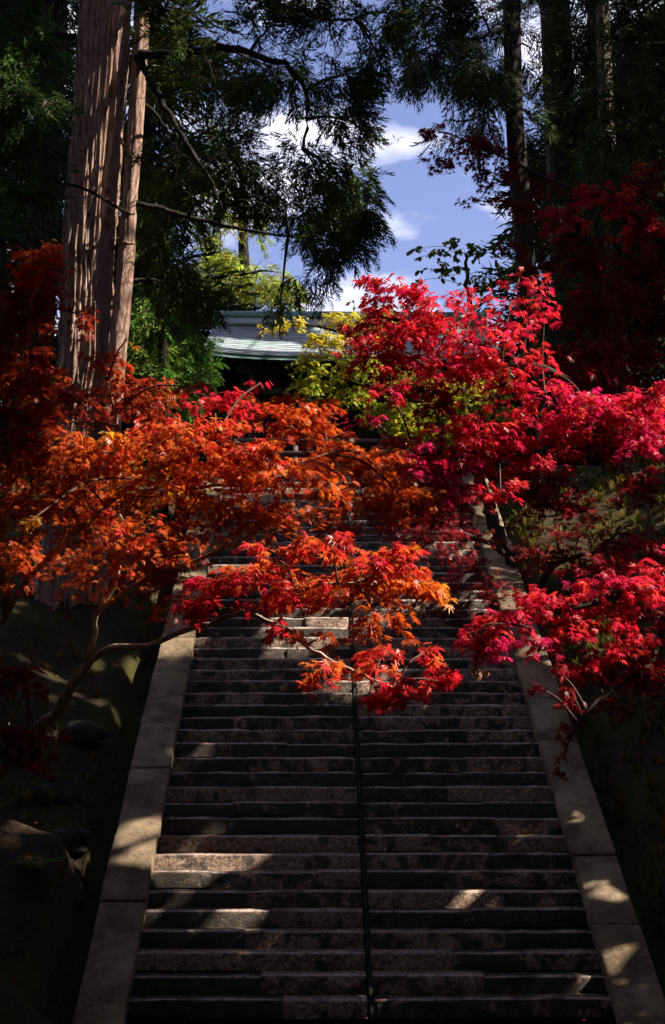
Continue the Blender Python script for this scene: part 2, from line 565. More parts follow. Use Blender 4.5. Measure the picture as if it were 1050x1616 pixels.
SV = slab_variants(5)
LB = math.hypot(TREAD, RISE) * (NSTEP - 1)
for side, lab in ((-1, 'stone balustrade of pale slabs along the left edge of the steps'),
                  (1, 'stone balustrade of pale slabs along the right edge of the steps')):
    x0 = -HALF - 0.47 if side < 0 else HALF
    root = empty('stone_balustrade', (x0 + 0.235, Y0, 0))
    tag(root, lab, 'balustrade', 'balustrades beside the steps')
    start = np.array([x0, Y0, RISE]) + NDIR * 0.10
    # joints seen on the photograph, as steps from the first visible one
    u = -2.0
    edges = [u]
    known = {-1: [0.35 + v * 0.322 for v in (2.95, 6.6, 10.7, 13.9, 17.8, 21.4)], 1: [0.1 + v * 0.322 for v in (2.6, 6.1, 9.9, 13.5, 16.7, 20.2)]}[side]
    edges += known
    while edges[-1] < LB - 0.4: edges.append(edges[-1] + random.uniform(1.0, 1.3))
    edges[-1] = LB + 0.25
    for a, b in zip(edges[:-1], edges[1:]):
        o = link('slab', random.choice(SV), root)
        lift = random.uniform(-0.018, 0.018)
        p = start + UDIR * (a + 0.010) + NDIR * (lift - 0.17)
        o.matrix_world = Matrix.Identity(4)
        o.rotation_euler = (SLOPE, random.uniform(-0.006, 0.006), random.uniform(-0.004, 0.004))
        o.location = p
        o.scale = (0.47, b - a - 0.020, 0.17)
    cheek = MB()
    pa, pb = start + UDIR * (-2.0) - NDIR * 0.171, start + UDIR * (LB + 0.25) - NDIR * 0.171
    V = []
    for xx in (x0 + 0.03, x0 + 0.44):
        for p_, dz in ((pa, 0), (pb, 0), (pb, -1.3), (pa, -1.3)):
            V.append((xx, p_[1], p_[2] + dz))
    cheek.add(V, [(0, 1, 2, 3), (4, 7, 6, 5), (0, 4, 5, 1), (1, 5, 6, 2), (2, 6, 7, 3), (3, 7, 4, 0)])
    cheek.build('cheek_wall', M['rock'], root)

# ------------------------------------------------------------------ landing, upper steps, gate
landing = empty('stone_landing', (0.3, YTOP + 1.0, ZTOP))
tag(landing, 'stone kerbed landing at the head of the steps before the gate', 'landing', kind='structure')
xs = np.linspace(-3.4, 3.7, 7)
for a, b in zip(xs[:-1], xs[1:]):
    o = link('kerb_stone', random.choice(BV), landing)
    o.location = (a + 0.004, YTOP + 0.42, ZTOP - 0.16); o.scale = (b - a - 0.008, 0.5, 0.19)
for a, b in zip(xs[:-1], xs[1:]):
    o = link('kerb_stone', random.choice(BV), landing)
    o.location = (a + 0.3, YTOP + 1.9, ZTOP + 0.02); o.scale = (b - a - 0.008, 0.4, 0.32)
xs = np.linspace(-3.3, 3.6, 9); ys = np.linspace(YTOP + 0.92, YTOP + 1.9, 3)
for a, b in zip(xs[:-1], xs[1:]):
    for c, d in zip(ys[:-1], ys[1:]):
        o = link('paving_slab', random.choice(BV), landing)
        o.location = (a + 0.005, c, ZTOP - 0.16); o.scale = (b - a - 0.01, d - c - 0.01, 0.17)

up = empty('upper_stone_steps', (0.3, 28.0, ZTOP))
tag(up, 'short upper flight of stone steps leading to the gate', 'staircase')
nu = 7
for k in range(nu):
    for a, b in ((-1.5, -0.2), (-0.2, 0.8), (0.8, 2.1)):
        o = link('step_stone', random.choice(BV), up)
        o.location = (a + 0.004, 27.7 + 0.3 * k, ZTOP + (ZGATE - ZTOP) / nu * k); o.scale = (b - a - 0.008, 0.36, (ZGATE - ZTOP) / nu)

GX0, GY0 = 0.30, 32.0
gate = empty('temple_gate', (GX0, GY0, ZGATE))
tag(gate, 'dark timber temple gate with curved copper roof at the top of the steps', 'gate')
b = MB(); b.box((GX0 - 3.0, 29.9, ZGATE - 1.5), (GX0 + 3.0, 34.2, ZGATE)); b.build('stone_podium', M['rock'], gate)
for x in (-2.3, -0.95, 0.95, 2.3):
    for y in (30.75, 32.0, 33.25):
        m = MB(); c = np.array([GX0 + x, y, ZGATE])
        m.tube([c, c + (0, 0, 0.12), c + (0, 0, 0.13), c + (0, 0, 2.75)], [0.2, 0.2, 0.15, 0.145], 14)
        m.build('pillar', M['wood'], gate, True)
for y in (30.75, 32.0, 33.25):
    for z, h in ((2.15, 0.2), (2.72, 0.22)):
        MB().box((GX0 - 2.75, y - 0.09, ZGATE + z), (GX0 + 2.75, y + 0.09, ZGATE + z + h)).build('tie_beam', M['wood'], gate)
for x in (-2.3, -0.95, 0.95, 2.3):
    MB().box((GX0 + x - 0.08, 30.2, ZGATE + 2.95), (GX0 + x + 0.08, 33.8, ZGATE + 3.12)).build('cross_beam', M['wood'], gate)
    for y in (30.75, 33.25):
        m = MB(); cx = GX0 + x
        m.box((cx - 0.2, y - 0.16, ZGATE + 2.945), (cx + 0.2, y + 0.16, ZGATE + 3.04))
        m.box((cx - 0.35, y - 0.09, ZGATE + 3.043), (cx + 0.35, y + 0.09, ZGATE + 3.16))
        m.build('bracket', M['wood'], gate)
for s in (-1, 1):
    w = MB().box((GX0 + s * 1.62 - 0.53, 31.95, ZGATE + 0.05), (GX0 + s * 1.62 + 0.53, 32.05, ZGATE + 2.14)).build('wall_panel', M['wood'], gate)
    for k in range(5):
        xx = GX0 + s * 1.62 - 0.5 + k * 0.25
        MB().box((xx - 0.03, 31.90, ZGATE + 0.1), (xx + 0.03, 31.947, ZGATE + 2.1)).build('batten', M['wood'], w)
    dr = MB().box((GX0 + s * 0.43 - 0.428, 31.97, ZGATE + 0.04), (GX0 + s * 0.43 + 0.428, 32.03, ZGATE + 2.13)).build('door', M['wood'], gate)
    for z in (0.4, 1.05, 1.7):
        MB().box((GX0 + s * 0.43 - 0.4, 31.93, ZGATE + z), (GX0 + s * 0.43 + 0.4, 31.967, ZGATE + z + 0.09)).build('door_rail', M['wood'], dr)

# roof section, from eave to ridge: (distance from ridge line, height above podium)
EAVE_Y, RIDGE_Z, EAVE_Z = 2.2, 4.42, 2.86
RXH = 3.42


def roof_pt(x, s, v):
    """x across (-1..1), v 0 ridge..1 eave, s -1 front, +1 back"""
    z = RIDGE_Z - (RIDGE_Z - EAVE_Z) * (1.25 * v - 0.25 * v * v) + 0.16 * abs(x) ** 4 * v
    return np.array([GX0 + x * RXH * (1 + 0.03 * v), GY0 + s * EAVE_Y * v, ZGATE + z])


roof = empty('roof', (GX0, GY0, ZGATE + 3))
roof.parent = gate; roof.matrix_parent_inverse = Matrix.Translation(-Vector(gate.location))


def curved_sheet(x0, x1, s, v0, v1, off, th, n=3):
    V, Q = [], []
    for v in (v0, v1):
        for x in np.linspace(x0, x1, n):
            V.append(roof_pt(x, s, v) + (0, 0, off))
    for v in (v0, v1):
        for x in np.linspace(x0, x1, n):
            V.append(roof_pt(x, s, v) + (0, 0, off - th))
    for k in range(n - 1):
        Q.append((k, k + 1, n + k + 1, n + k) if s > 0 else (k, n + k, n + k + 1, k + 1))
        a = 2 * n
        Q.append((n + k, n + k + 1, a + n + k + 1, a + n + k))
        Q.append((k, k + 1, a + k + 1, a + k))
        Q.append((a + k, a + k + 1, a + n + k + 1, a + n + k))
    Q.append((0, n, 3 * n, 2 * n)); Q.append((n - 1, 2 * n - 1, 4 * n - 1, 3 * n - 1))
    return V, Q


NR = 13
for s in (-1, 1):
    for r in range(NR):
        ncol = 9 if s < 0 else 3
        shift = (0.5 / ncol * 2 if r % 2 else 0)
        xs = np.unique(np.clip(np.concatenate([[-1], -1 + shift + np.arange(ncol + 1) * 2 / ncol, [1]]), -1, 1))
        for a, c in zip(xs[:-1], xs[1:]):
            if c - a < 0.02: continue
            m = MB()
            V, Q = curved_sheet(a + 0.0012, c - 0.0012, s, r / NR, (r + 1.0) / NR, 0.012 + random.uniform(0, 0.006), 0.028)
            V = np.array(V); V[len(V) // 4:len(V) // 2] += (0, 0, 0.012)    # each sheet's lower edge laps over the next
            m.add(V, Q); m.build('copper_sheet', M['copper'], roof)
m = MB()
for s in (-1, 1):
    for q in range(12):
        V, Q = curved_sheet(-0.985, 0.985, s, q / 12 * 0.985, (q + 1) / 12 * 0.985, -0.04, 0.06, 9)
        m.add(V, Q)
m.build('roof_boarding', M['wood'], roof)
for s in (-1, 1):
    V, Q = curved_sheet(-1.0, 1.0, s, 0.955, 1.003, -0.03, 0.10, 11)
    m = MB(); m.add(V, Q); m.build('eave_board', M['patina'], roof)
for s in (-1, 1):
    for x in np.linspace(-0.96, 0.96, 34):
        p0, p1 = roof_pt(x, s, 0.30), roof_pt(x, s, 0.965)
        p0 = p0 - (0, 0, 0.17); p1 = p1 - (0, 0, 0.17)
        m = MB(); V = []
        for p in (p0, p1):
            for dx, dz in ((-0.035, 0), (0.035, 0), (0.035, -0.09), (-0.035, -0.09)): V.append(p + (dx, 0, dz))
        m.add(V, [(0, 1, 5, 4), (1, 2, 6, 5), (2, 3, 7, 6), (3, 0, 4, 7), (4, 5, 6, 7), (0, 3, 2, 1)])
        m.build('rafter', M['wood'], roof)
zr = ZGATE + RIDGE_Z
m = MB(); m.box((GX0 - RXH * 0.985, GY0 - 0.16, zr - 0.06), (GX0 + RXH * 0.985, GY0 + 0.16, zr + 0.13)); m.build('ridge_base', M['copper'], roof)
m = MB(); m.box((GX0 - RXH * 0.99, GY0 - 0.20, zr + 0.132), (GX0 + RXH * 0.99, GY0 + 0.20, zr + 0.19)); m.build('ridge_band', M['patina'], roof)
m = MB(); m.tube([(GX0 - RXH * 0.985, GY0, zr + 0.24), (GX0 + RXH * 0.985, GY0, zr + 0.24)], [0.11, 0.11], 12); m.build('ridge_cap', M['patina'], roof)
for s in (-1, 1):
    xx = GX0 + s * RXH * 0.995
    m = MB(); m.box((xx - 0.06, GY0 - 0.27, zr - 0.10), (xx + 0.06, GY0 + 0.27, zr + 0.30))
    m.tube([(xx, GY0, zr + 0.25), (xx + s * 0.10, GY0, zr + 0.42), (xx + s * 0.22, GY0, zr + 0.47)], [0.10, 0.07, 0.02], 8)
    m.build('ridge_end_tile', M['patina'], roof)
    for q in (-1, 1):
        m = MB()
        for e in range(8):
            V, Q = curved_sheet(s * 0.985, s * 1.004, q, 0.02 + 0.97 * e / 8, 0.02 + 0.97 * (e + 1) / 8, -0.05, 0.16, 2)
            m.add(V, Q)
        m.build('bargeboard', M['wood'], roof)
    V = [roof_pt(s * 0.9, -1, 0.85), roof_pt(s * 0.9, 1, 0.85), roof_pt(s * 0.9, 1, 0.02)]
    V = np.array([v - (0, 0, 0.12) for v in V]); V2 = V + (s * 0.05, 0, 0)
    m = MB(); m.add(np.vstack([V, V2]), [(0, 1, 4, 3), (1, 2, 5, 4), (2, 0, 3, 5)], [(0, 2, 1), (3, 4, 5)]); m.build('gable_wall', M['wood'], roof)

fence = empty('timber_railing', (GX0, 29.7, ZGATE))
tag(fence, 'low grey brown timber railing across the front of the gate', 'railing')
for x in np.linspace(-2.6, 2.6, 9):
    MB().box((GX0 + x - 0.06, 29.62, ZGATE - 0.3), (GX0 + x + 0.06, 29.74, ZGATE + 0.68)).build('post', M['rail'], fence)
for z, h in ((0.70, 0.10), (0.42, 0.08), (0.12, 0.09)):
    MB().box((GX0 - 2.8, 29.60, ZGATE + z - 0.015), (GX0 + 2.8, 29.76, ZGATE + z + h - 0.02)).build('rail', M['rail'], fence)

# ------------------------------------------------------------------ sun shafts: openings cut through the canopy to place the sunlit patches
SH = []


def shaft(px, py, d, r, p=0.998):
    """p: how much of the canopy is missing there"""
    SH.append((P(px, py, d), r, p, d < 9 and (px < 560 or (py > 840 and px < 720))))


for a in ((300, 690, 6.0, 0.30), (400, 700, 6.1, 0.22), (170, 715, 6.2, 0.16), (40, 830, 5.8, 0.1), (480, 660, 6.3, 0.08), (55, 400, 6.7, 0.10, 0.94),
          (350, 930, 5.0, 0.25), (470, 870, 4.9, 0.3), (590, 890, 5.0, 0.25), (670, 925, 5.2, 0.22), (500, 1060, 4.8, 0.10), (620, 1080, 4.8, 0.16),
          (640, 460, 7.0, 0.40), (720, 500, 7.0, 0.45), (600, 550, 7.0, 0.35), (780, 550, 7.0, 0.45), (860, 500, 7.0, 0.2), (860, 620, 7.0, 0.25), (590, 640, 7, 0.2),
          (790, 770, 6.8, 0.16), (760, 690, 7, 0.18), (800, 1000, 6.0, 0.24), (890, 950, 6.0, 0.22), (960, 930, 6.0, 0.18), (960, 310, 8.0, 0.14, 0.93), (960, 660, 7.0, 0.12),
          (240, 1015, 7.0, 0.13), (320, 985, 6.2, 0.13), (190, 940, 7.2, 0.05), (290, 890, 6.8, 0.12), (110, 1090, 8.0, 0.02), (130, 1000, 7.6, 0.02), (430, 780, 6.1, 0.30, 0.80), (560, 730, 6.5, 0.15, 0.80), (190, 630, 6.8, 0.12, 0.92), (60, 690, 6.6, 0.10, 0.88), (560, 950, 5.1, 0.2, 0.95), (400, 960, 5.3, 0.12),
          (1000, 340, 8.3, 0.12, 0.86), (900, 340, 8.4, 0.12, 0.86), (1000, 700, 7.1, 0.35, 0.86), (690, 730, 7.0, 0.3, 0.90), (60, 590, 6.9, 0.12, 0.88), (50, 1070, 5.6, 0.02, 0.5), (50, 1180, 5.6, 0.02, 0.5), (970, 1050, 6.2, 0.3, 0.84), (930, 640, 7.0, 0.25, 0.95), (1010, 650, 7.0, 0.25, 0.95), (1010, 930, 6.2, 0.22, 0.97), (90, 740, 6.5, 0.12, 0.9), (70, 470, 6.9, 0.08, 0.90), (500, 880, 4.95, 0.3), (620, 1060, 4.8, 0.28, 0.97), (500, 1050, 4.8, 0.15, 0.97)):
    shaft(*a)
# left cedar trunk
for py in (300, 350, 400, 450, 500, 550, 600): shaft(150, py, 20.2, 0.66)
for py in (80, 130, 185, 230): shaft(178, py, 20.2, 0.30)
shaft(225, 20, 20.0, 0.35); shaft(80, 180, 27, 0.3)
for a in ((380, 225, 19.5, 0.5, 0.95), (450, 335, 20, 0.5, 0.93), (340, 320, 20, 0.5, 0.93), (25, 160, 17.3, 0.6, 0.97), (560, 300, 19.2, 0.4, 0.90), (300, 60, 19.6, 0.5, 0.86), (740, 130, 33.2, 0.9, 0.90), (815, 150, 33.8, 0.4)):
    shaft(*a)
# roof, railing, gate trees
for px in range(325, 600, 33):
    shaft(px, 503, 31.8, 0.85); shaft(px, 530, 31.2, 0.85); shaft(px, 556, 30.4, 0.8)
for a in ((470, 520, 25.5, 1.0), (540, 560, 25.5, 1.3), (500, 610, 25.5, 0.6), (690, 650, 25.5, 0.5), (240, 520, 24, 0.9), (300, 570, 24, 0.7), (400, 430, 40, 3.0), (350, 450, 40, 2)):
    shaft(*a)
# steps and balustrades
def on_steps(px, py, r, p=0.998):
    shaft(px, py, 12.6 * 1624.0 / (py + 50.0), r, p)


for px in (262, 300, 345, 390, 430, 470, 505): on_steps(px, 1357, 0.16, 0.9995)
for px in (300, 360, 420): on_steps(px, 1388, 0.10, 0.995)
for px in (255, 300, 345): on_steps(px, 1445, 0.09, 0.99)
on_steps(215, 1322, 0.22, 0.985); on_steps(200, 1370, 0.22); on_steps(228, 1430, 0.10)
for px in (620, 650, 690, 740): on_steps(px, 1350, 0.07)
for a in ((755, 1512, 0.07), (960, 1422, 0.16), (980, 1545, 0.10, 0.97), (880, 1310, 0.2, 0.9), (330, 1310, 0.2, 0.9)): on_steps(*a)
for a in ((790, 820, 24, 0.5), (770, 900, 22, 0.5), (800, 960, 20.5, 0.35), (850, 1020, 19, 0.25), (885, 830, 23, 0.9), (850, 870, 22, 0.7), (985, 620, 31, 0.3), (990, 800, 30.7, 0.45), (900, 1010, 19, 0.5),
          (530, 960, 20, 0.6), (640, 930, 20.5, 0.5), (480, 1000, 19.3, 0.3), (960, 740, 24, 0.5), (800, 745, 25, 0.4), (290, 1000, 19, 0.3), (325, 885, 21, 0.3)):
    shaft(*a)
SHP = np.array([s[0] for s in SH]); SHR = np.array([s[1] for s in SH]); SHQ = np.array([s[2] for s in SH]); SHL = np.array([s[3] for s in SH])


def shaded_out(pts, grow=0.0, first=0, last=None, near=0.9, only=None):
    """True for points that would stand in one of the openings; the openings' rims are ragged"""
    one = pts.ndim == 2
    if one: pts = pts[:, None, :]
    n = len(pts)
    hit = np.zeros(n, bool)
    rag = rng.uniform(0.80, 1.10, n); luck = rng.random(n)
    e1 = np.cross(SDIR, [0, 0, 1.0]); e1 /= np.linalg.norm(e1); e2 = np.cross(e1, SDIR)
    u, v, w = pts @ e1, pts @ e2, pts @ SDIR
    umin, umax = u.min(1), u.max(1)
    sel = np.zeros(len(SHP), bool); sel[first:last] = True
    if only is not None: sel &= only
    for T, r, p in zip(SHP[sel], SHR[sel], SHQ[sel]):
        tu, tv, tw = T @ e1, T @ e2, T @ SDIR
        idx = np.nonzero((umax > tu - r - grow) & (umin < tu + r + grow) & (luck < p))[0]
        if not len(idx): continue
        dd = (u[idx] - tu) ** 2 + (v[idx] - tv) ** 2
        ins = (dd < ((r * rag[idx] + grow) ** 2)[:, None]) & (w[idx] - tw > near)
        hit[idx[ins.any(1)]] = True
    return hit


NEARSH = 52          # shafts before this index serve the near maples themselves


# ------------------------------------------------------------------ foliage templates
def maple_template(k):
    r = np.random.default_rng(40 + k)
    ang = np.radians([0, 36, 74, 118]); ln = np.array([1.0, 0.92, 0.74, 0.42])
    out = []
    lobes = [(-ang[3], ln[3]), (-ang[2], ln[2]), (-ang[1], ln[1]), (0, 1.0), (ang[1], ln[1]), (ang[2], ln[2]), (ang[3], ln[3])]
    pts = []
    for i_, (a, l) in enumerate(lobes):
        l *= r.uniform(0.9, 1.06); a += r.normal(0, 0.04)
        if i_ > 0:
            pa = 0.5 * (a + lobes[i_ - 1][0]); pts.append((pa, 0.27 * r.uniform(0.9, 1.15), 0))
        pts.append((a, l, 1))
    V = [(0, 0, 0)]
    curl = r.uniform(0.12, 0.42)
    for a, l, tip in pts:
        V.append((sin(a) * l, cos(a) * l + 0.0, -curl * l * l + r.normal(0, 0.03) + (0.05 if not tip else 0)))
    V.append((0, -0.07, 0.0))
    n = len(V)
    T = [(0, q + 1, q) for q in range(1, n - 1)] + [(0, 1, n - 1)]
    # stalk
    V += [(-0.012, -0.05, 0.0), (0.012, -0.05, 0.0), (0.0, -0.62, 0.12)]
    T.append((n, n + 2, n + 1))
    V = np.array(V, float) * 0.5
    return V, np.array(T)


def spray_template(k, shoots=13, needles=3, w=0.05):
    """a drooping conifer spray: an axis with side shoots and short upward needles"""
    r = np.random.default_rng(70 + k)
    V, T = [], []

    def blade(p, d, n, l, wd):
        s = np.cross(d, n); s /= np.linalg.norm(s) + 1e-9
        a = len(V)
        V.extend([p, p + d * l * 0.45 + s * wd, p + d * l, p + d * l * 0.45 - s * wd])
        T.extend([(a, a + 1, a + 2), (a, a + 2, a + 3)])
    bend = r.uniform(0.1, 0.35)
    axis = lambda t: np.array([0.05 * sin(t * 4 + k), t, -bend * t * t])
    for q in range(shoots):
        t = 0.05 + 0.95 * q / (shoots - 1)
        p = axis(t)
        sd = 1 if q % 2 else -1
        a = radians(r.uniform(30, 60)) * (1 - 0.6 * t)
        roll = r.uniform(-0.9, 0.9)
        d = np.array([sd * sin(a) * cos(roll), cos(a), sin(a) * sin(roll) * 0.8])
        d /= np.linalg.norm(d)
        l = (0.44 * (1 - 0.62 * t) + 0.05) * r.uniform(0.8, 1.2)
        nn = r.normal(size=3); nn[2] += 1.2
        blade(p, d, nn, l, w * 0.6)
        for m_ in range(needles):
            u = (m_ + 0.6) / needles
            pp = p + d * l * u
            dd = d + r.normal(0, 0.55, 3); dd /= np.linalg.norm(dd)
            ll = 0.17 * r.uniform(0.6, 1.2) * (1.2 - 0.5 * u)
            s = np.cross(dd, r.normal(size=3)); s /= np.linalg.norm(s) + 1e-9
            b_ = len(V)
            V.extend([pp - s * w * 0.35, pp + s * w * 0.35, pp + dd * ll]); T.append((b_, b_ + 1, b_ + 2))
    return np.array(V), np.array(T)


def oval_template(k):
    r = np.random.default_rng(90 + k)
    V = [(0, -0.5, 0), (0.34, -0.1, 0.06), (0.26, 0.28, 0.02), (0, 0.5, -0.12), (-0.26, 0.28, 0.02), (-0.34, -0.1, 0.06)]
    T = [(0, 1, 2), (0, 2, 3), (0, 3, 4), (0, 4, 5)]
    return np.array(V) * r.uniform(0.9, 1.1), np.array(T)


MT = [maple_template(k) for k in range(5)]
ST = [spray_template(k) for k in range(5)]
CT = [spray_template(k + 9, 11, 1, 0.28) for k in range(3)]     # coarser, for crowns outside the picture
OT = [oval_template(k) for k in range(3)]


def norm(v):
    return v / (np.linalg.norm(v, axis=-1, keepdims=True) + 1e-9)


def frames(d, n):
    d = norm(d); x = norm(np.cross(d, n)); z = np.cross(x, d)
    return np.stack([x, d, z], -1)            # columns


def scatter(temps, pos, d, n, size, col, which):
    Vs, Ts, Cs, off = [], [], [], 0
    R = frames(d, n)
    for k, (V, T) in enumerate(temps):
        idx = np.nonzero(which == k)[0]
        if not len(idx): continue
        W = np.einsum('nij,vj->nvi', R[idx], V) * size[idx][:, None, None] + pos[idx][:, None, :]
        Vs.append(W.reshape(-1, 3))
        Ts.append((T[None] + (np.arange(len(idx)) * len(V))[:, None, None]).reshape(-1, 3) + off)
        Cs.append(np.repeat(col[idx], len(V), axis=0))
        off += len(idx) * len(V)
    return np.concatenate(Vs), np.concatenate(Ts), np.concatenate(Cs)


PAL = {   # leaf colours (the leaf's own pigment)
    'orange': [(0.60, 0.105, 0.012), (0.56, 0.075, 0.012), (0.62, 0.15, 0.015), (0.52, 0.045, 0.015)],
    'gold': [(0.70, 0.36, 0.03), (0.66, 0.26, 0.03), (0.62, 0.18, 0.02)],
    'redorange': [(0.60, 0.05, 0.03), (0.58, 0.09, 0.02), (0.55, 0.03, 0.03), (0.62, 0.15, 0.03)],
    'red': [(0.62, 0.018, 0.035), (0.56, 0.014, 0.045), (0.66, 0.035, 0.035), (0.44, 0.010, 0.035)],
    'crimson': [(0.62, 0.014, 0.065), (0.54, 0.010, 0.075), (0.66, 0.022, 0.055), (0.42, 0.008, 0.05), (0.68, 0.045, 0.035)],
    'magenta': [(0.56, 0.014, 0.11), (0.48, 0.010, 0.10), (0.62, 0.014, 0.075)],
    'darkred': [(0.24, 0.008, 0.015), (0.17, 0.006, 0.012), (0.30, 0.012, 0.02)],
    'rustred': [(0.36, 0.036, 0.012), (0.44, 0.065, 0.012), (0.28, 0.018, 0.012)],
    'rust': [(0.46, 0.075, 0.010), (0.38, 0.05, 0.010), (0.50, 0.10, 0.012)],
    'yellow': [(0.70, 0.54, 0.05), (0.62, 0.50, 0.05), (0.50, 0.47, 0.05)],
    'lime': [(0.38, 0.42, 0.05), (0.28, 0.36, 0.04), (0.48, 0.45, 0.05)],
    'green': [(0.09, 0.12, 0.025), (0.07, 0.10, 0.02), (0.16, 0.17, 0.03)],
    'brown': [(0.30, 0.13, 0.04), (0.24, 0.10, 0.03)],
}


class Tree:
    def __init__(self, name, label, cat, base, group=None, bark='maple_bark'):
        self.root = empty(name, base); tag(self.root, label, cat, group)
        self.bark = bark
        self.limbs = []          # polylines in world space for branches to leave from
        self.pos, self.dir, self.nrm, self.size, self.col, self.which = [], [], [], [], [], []
        self.tw = MB()

    def limb(self, pts, r0, r1, name='branch', n=8, seg=26, wob=0.05, bark=None):
        c = spline(pts, seg)
        c[1:-1] += rng.normal(0, r0 * 0.22, (len(c) - 2, 3))
        r = np.linspace(0, 1, seg); rad = r0 + (r1 - r0) * r
        V, Q = tube_arrays(c, rad, n, wob)
        link(name, mesh_np(name, V, None, M[bark or self.bark], smooth=True, quads=Q), self.root)
        self.limbs.append(c)
        return c

    def nearest(self, p):
        best, bd = None, 1e9
        for c in self.limbs:
            d = np.linalg.norm(c - p, axis=1); k = d.argmin()
            if d[k] < bd: bd, best = d[k], c[k]
        return best

    def store(self, pos, d, n, size, col, which):
        for a, v in zip((self.pos, self.dir, self.nrm, self.size, self.col, self.which), (pos, d, n, size, col, which)): a.append(v)

    def arrays(self):
        return [np.concatenate(a) for a in (self.pos, self.dir, self.nrm, self.size, self.col, self.which)]

    # maple pad: twigs spread from the branch in flat tiers, leaves in pairs along them
    def pad(self, px, py, rx, ry, d, pal, dens=1.0, leaf=0.074, tiers=None, rd=None, branch=True, mixin=None, oval=False, twr=0.0022):
        C = P(px, py, d); k = d / F
        ax = rx * k; az = ry * k; ay = rd if rd else max(ax * 0.6, 0.12)
        lp = leaf / k
        n = int(max(9, dens * 15.0 * pi * rx * ry / (lp * lp * 0.55)))
        A = self.nearest(C)
        if branch:
            mid = 0.5 * (A + C) + np.array([0, 0, 0.12 * np.linalg.norm(C - A)])
            c = spline([A, mid, C], 12)
            L_ = np.linalg.norm(C - A)
            self.tw.tube(c, np.linspace(min(0.004 + 0.006 * L_, 0.012), 0.004, 12), 5)
        per = 9
        nt = max(2, n // per)
        th = rng.uniform(0, 2 * pi, nt); rr = np.sqrt(rng.uniform(0.08, 1, nt))
        tiers = tiers or max(2, int(round(2 * ry / (lp * 1.1))))
        zz = (rng.integers(0, tiers, nt) + 0.5) / tiers * 2 - 1
        zz = zz + rng.normal(0, 0.16 / tiers, nt)
        sc = np.sqrt(np.clip(1 - 0.75 * zz * zz, 0.1, 1))
        E = np.stack([ax * rr * np.cos(th) * sc, ay * rr * np.sin(th) * sc], -1)
        E = E[:, :1] * RT + E[:, 1:] * np.array([0, 1.0, 0]) + zz[:, None] * np.array([0, 0, az])
        S = E * rng.uniform(0.15, 0.5, (nt, 1)) + np.array([0, 0, 0.15 * az]); S = S + (A - C) * 0.04
        pal_ = np.array(PAL[pal]); mx = np.array(PAL[mixin]) if mixin else pal_
        P_, D_, N_, S_, C_ = [], [], [], [], []
        for t in range(nt):
            s, e = C + S[t], C + E[t]
            ln = np.linalg.norm(e - s) + 1e-6
            q = np.linspace(0, 1, 5)[:, None]
            pts = s + (e - s) * q + np.array([0, 0, -0.10 * ln]) * q * q + np.array([0, 0, 0.10 * ln]) * np.sin(q * pi)
            if t % 4 == 0:
                self.tw.tube(pts, np.linspace(twr, twr * 0.5, 5), 3)
            out = norm((e - s))
            side = norm(np.cross(out, [0, 0, 1]))
            tcol = pal_[rng.integers(len(pal_))] if rng.random() < 0.8 else mx[rng.integers(len(mx))]
            for m_ in range(per):
                u = rng.uniform(0.1, 1.05) if m_ < per - 2 else 1.0
                p = s + (e - s) * u + np.array([0, 0, -0.10 * ln * u * u + 0.10 * ln * sin(u * pi)])
                sd = rng.choice((-1, 1))
                dd = out * rng.uniform(0.2, 1.1) + side * sd * rng.uniform(0.2, 1.0) + rng.normal(0, 0.25, 3)
                dd[2] = -abs(rng.normal(0.55, 0.35)); dd = norm(dd)
                nn = np.array([0, 0, 1.0]) + rng.normal(0, 0.38, 3)
                P_.append(p + dd * leaf * 0.28 + rng.normal(0, leaf * 0.12, 3)); D_.append(dd); N_.append(nn)
                S_.append(leaf * rng.uniform(0.68, 1.15))
                cc = tcol * rng.uniform(0.8, 1.2) if rng.random() < 0.7 else (pal_[rng.integers(len(pal_))] if rng.random() < 0.75 else mx[rng.integers(len(mx))])
                C_.append(cc)
        self.store(np.array(P_), np.array(D_), np.array(N_), np.array(S_), np.array(C_), rng.integers(0, 3 if oval else 5, len(P_)))

    # conifer bough: sprays along drooping branchlets
    def bough(self, px, py, rx, ry, d, n, mul=3.4, size=0.45, rd=1.2, col=(0.030, 0.060, 0.022), var=0.35, branch=True, temps=5, C=None, rad=None, br=0.03):
        if C is None:
            C = P(px, py, d); k = d / F
            R = np.array([rx * k, rd, ry * k])
        else:
            R = np.array(rad)
        n = int(n * mul)
        A = self.nearest(C)
        if branch:
            mid = 0.5 * (A + C) + np.array([0, 0, 0.10 * np.linalg.norm(C - A)])
            self.tw.tube(spline([A, mid, C], 12), np.linspace(br, 0.010, 12), 6)
        q = norm(rng.normal(size=(n, 3))) * (rng.uniform(0.05, 1, (n, 1)) ** 0.45)
        # gather into fingers so that gaps open between them
        nf = max(4, n // 9)
        fing = norm(rng.normal(size=(nf, 3))) * (rng.uniform(0.1, 1, (nf, 1)) ** 0.45)
        w = rng.integers(0, nf, n)
        q = fing[w] * rng.uniform(0.55, 1.1, (n, 1)) + rng.normal(0, 0.10, (n, 3))
        pos = C + q * R
        out = norm(q * np.array([1, 1, 0.5]) + norm(C - A) * 0.5 + np.array([0, 0, -0.45]) + rng.normal(0, 0.35, (n, 3)))
        for f in range(nf):
            if rng.random() < 0.35:
                e = C + fing[f] * R * 0.9
                s = C + (A - C) * rng.uniform(0, 0.35) + fing[f] * R * 0.1
                mid = 0.5 * (s + e) + np.array([0, 0, 0.08])
                self.tw.tube(spline([s, mid, e], 5), np.linspace(0.008, 0.004, 5), 3)
        nn = np.array([0, 0, 1.0]) + rng.normal(0, 0.5, (n, 3))
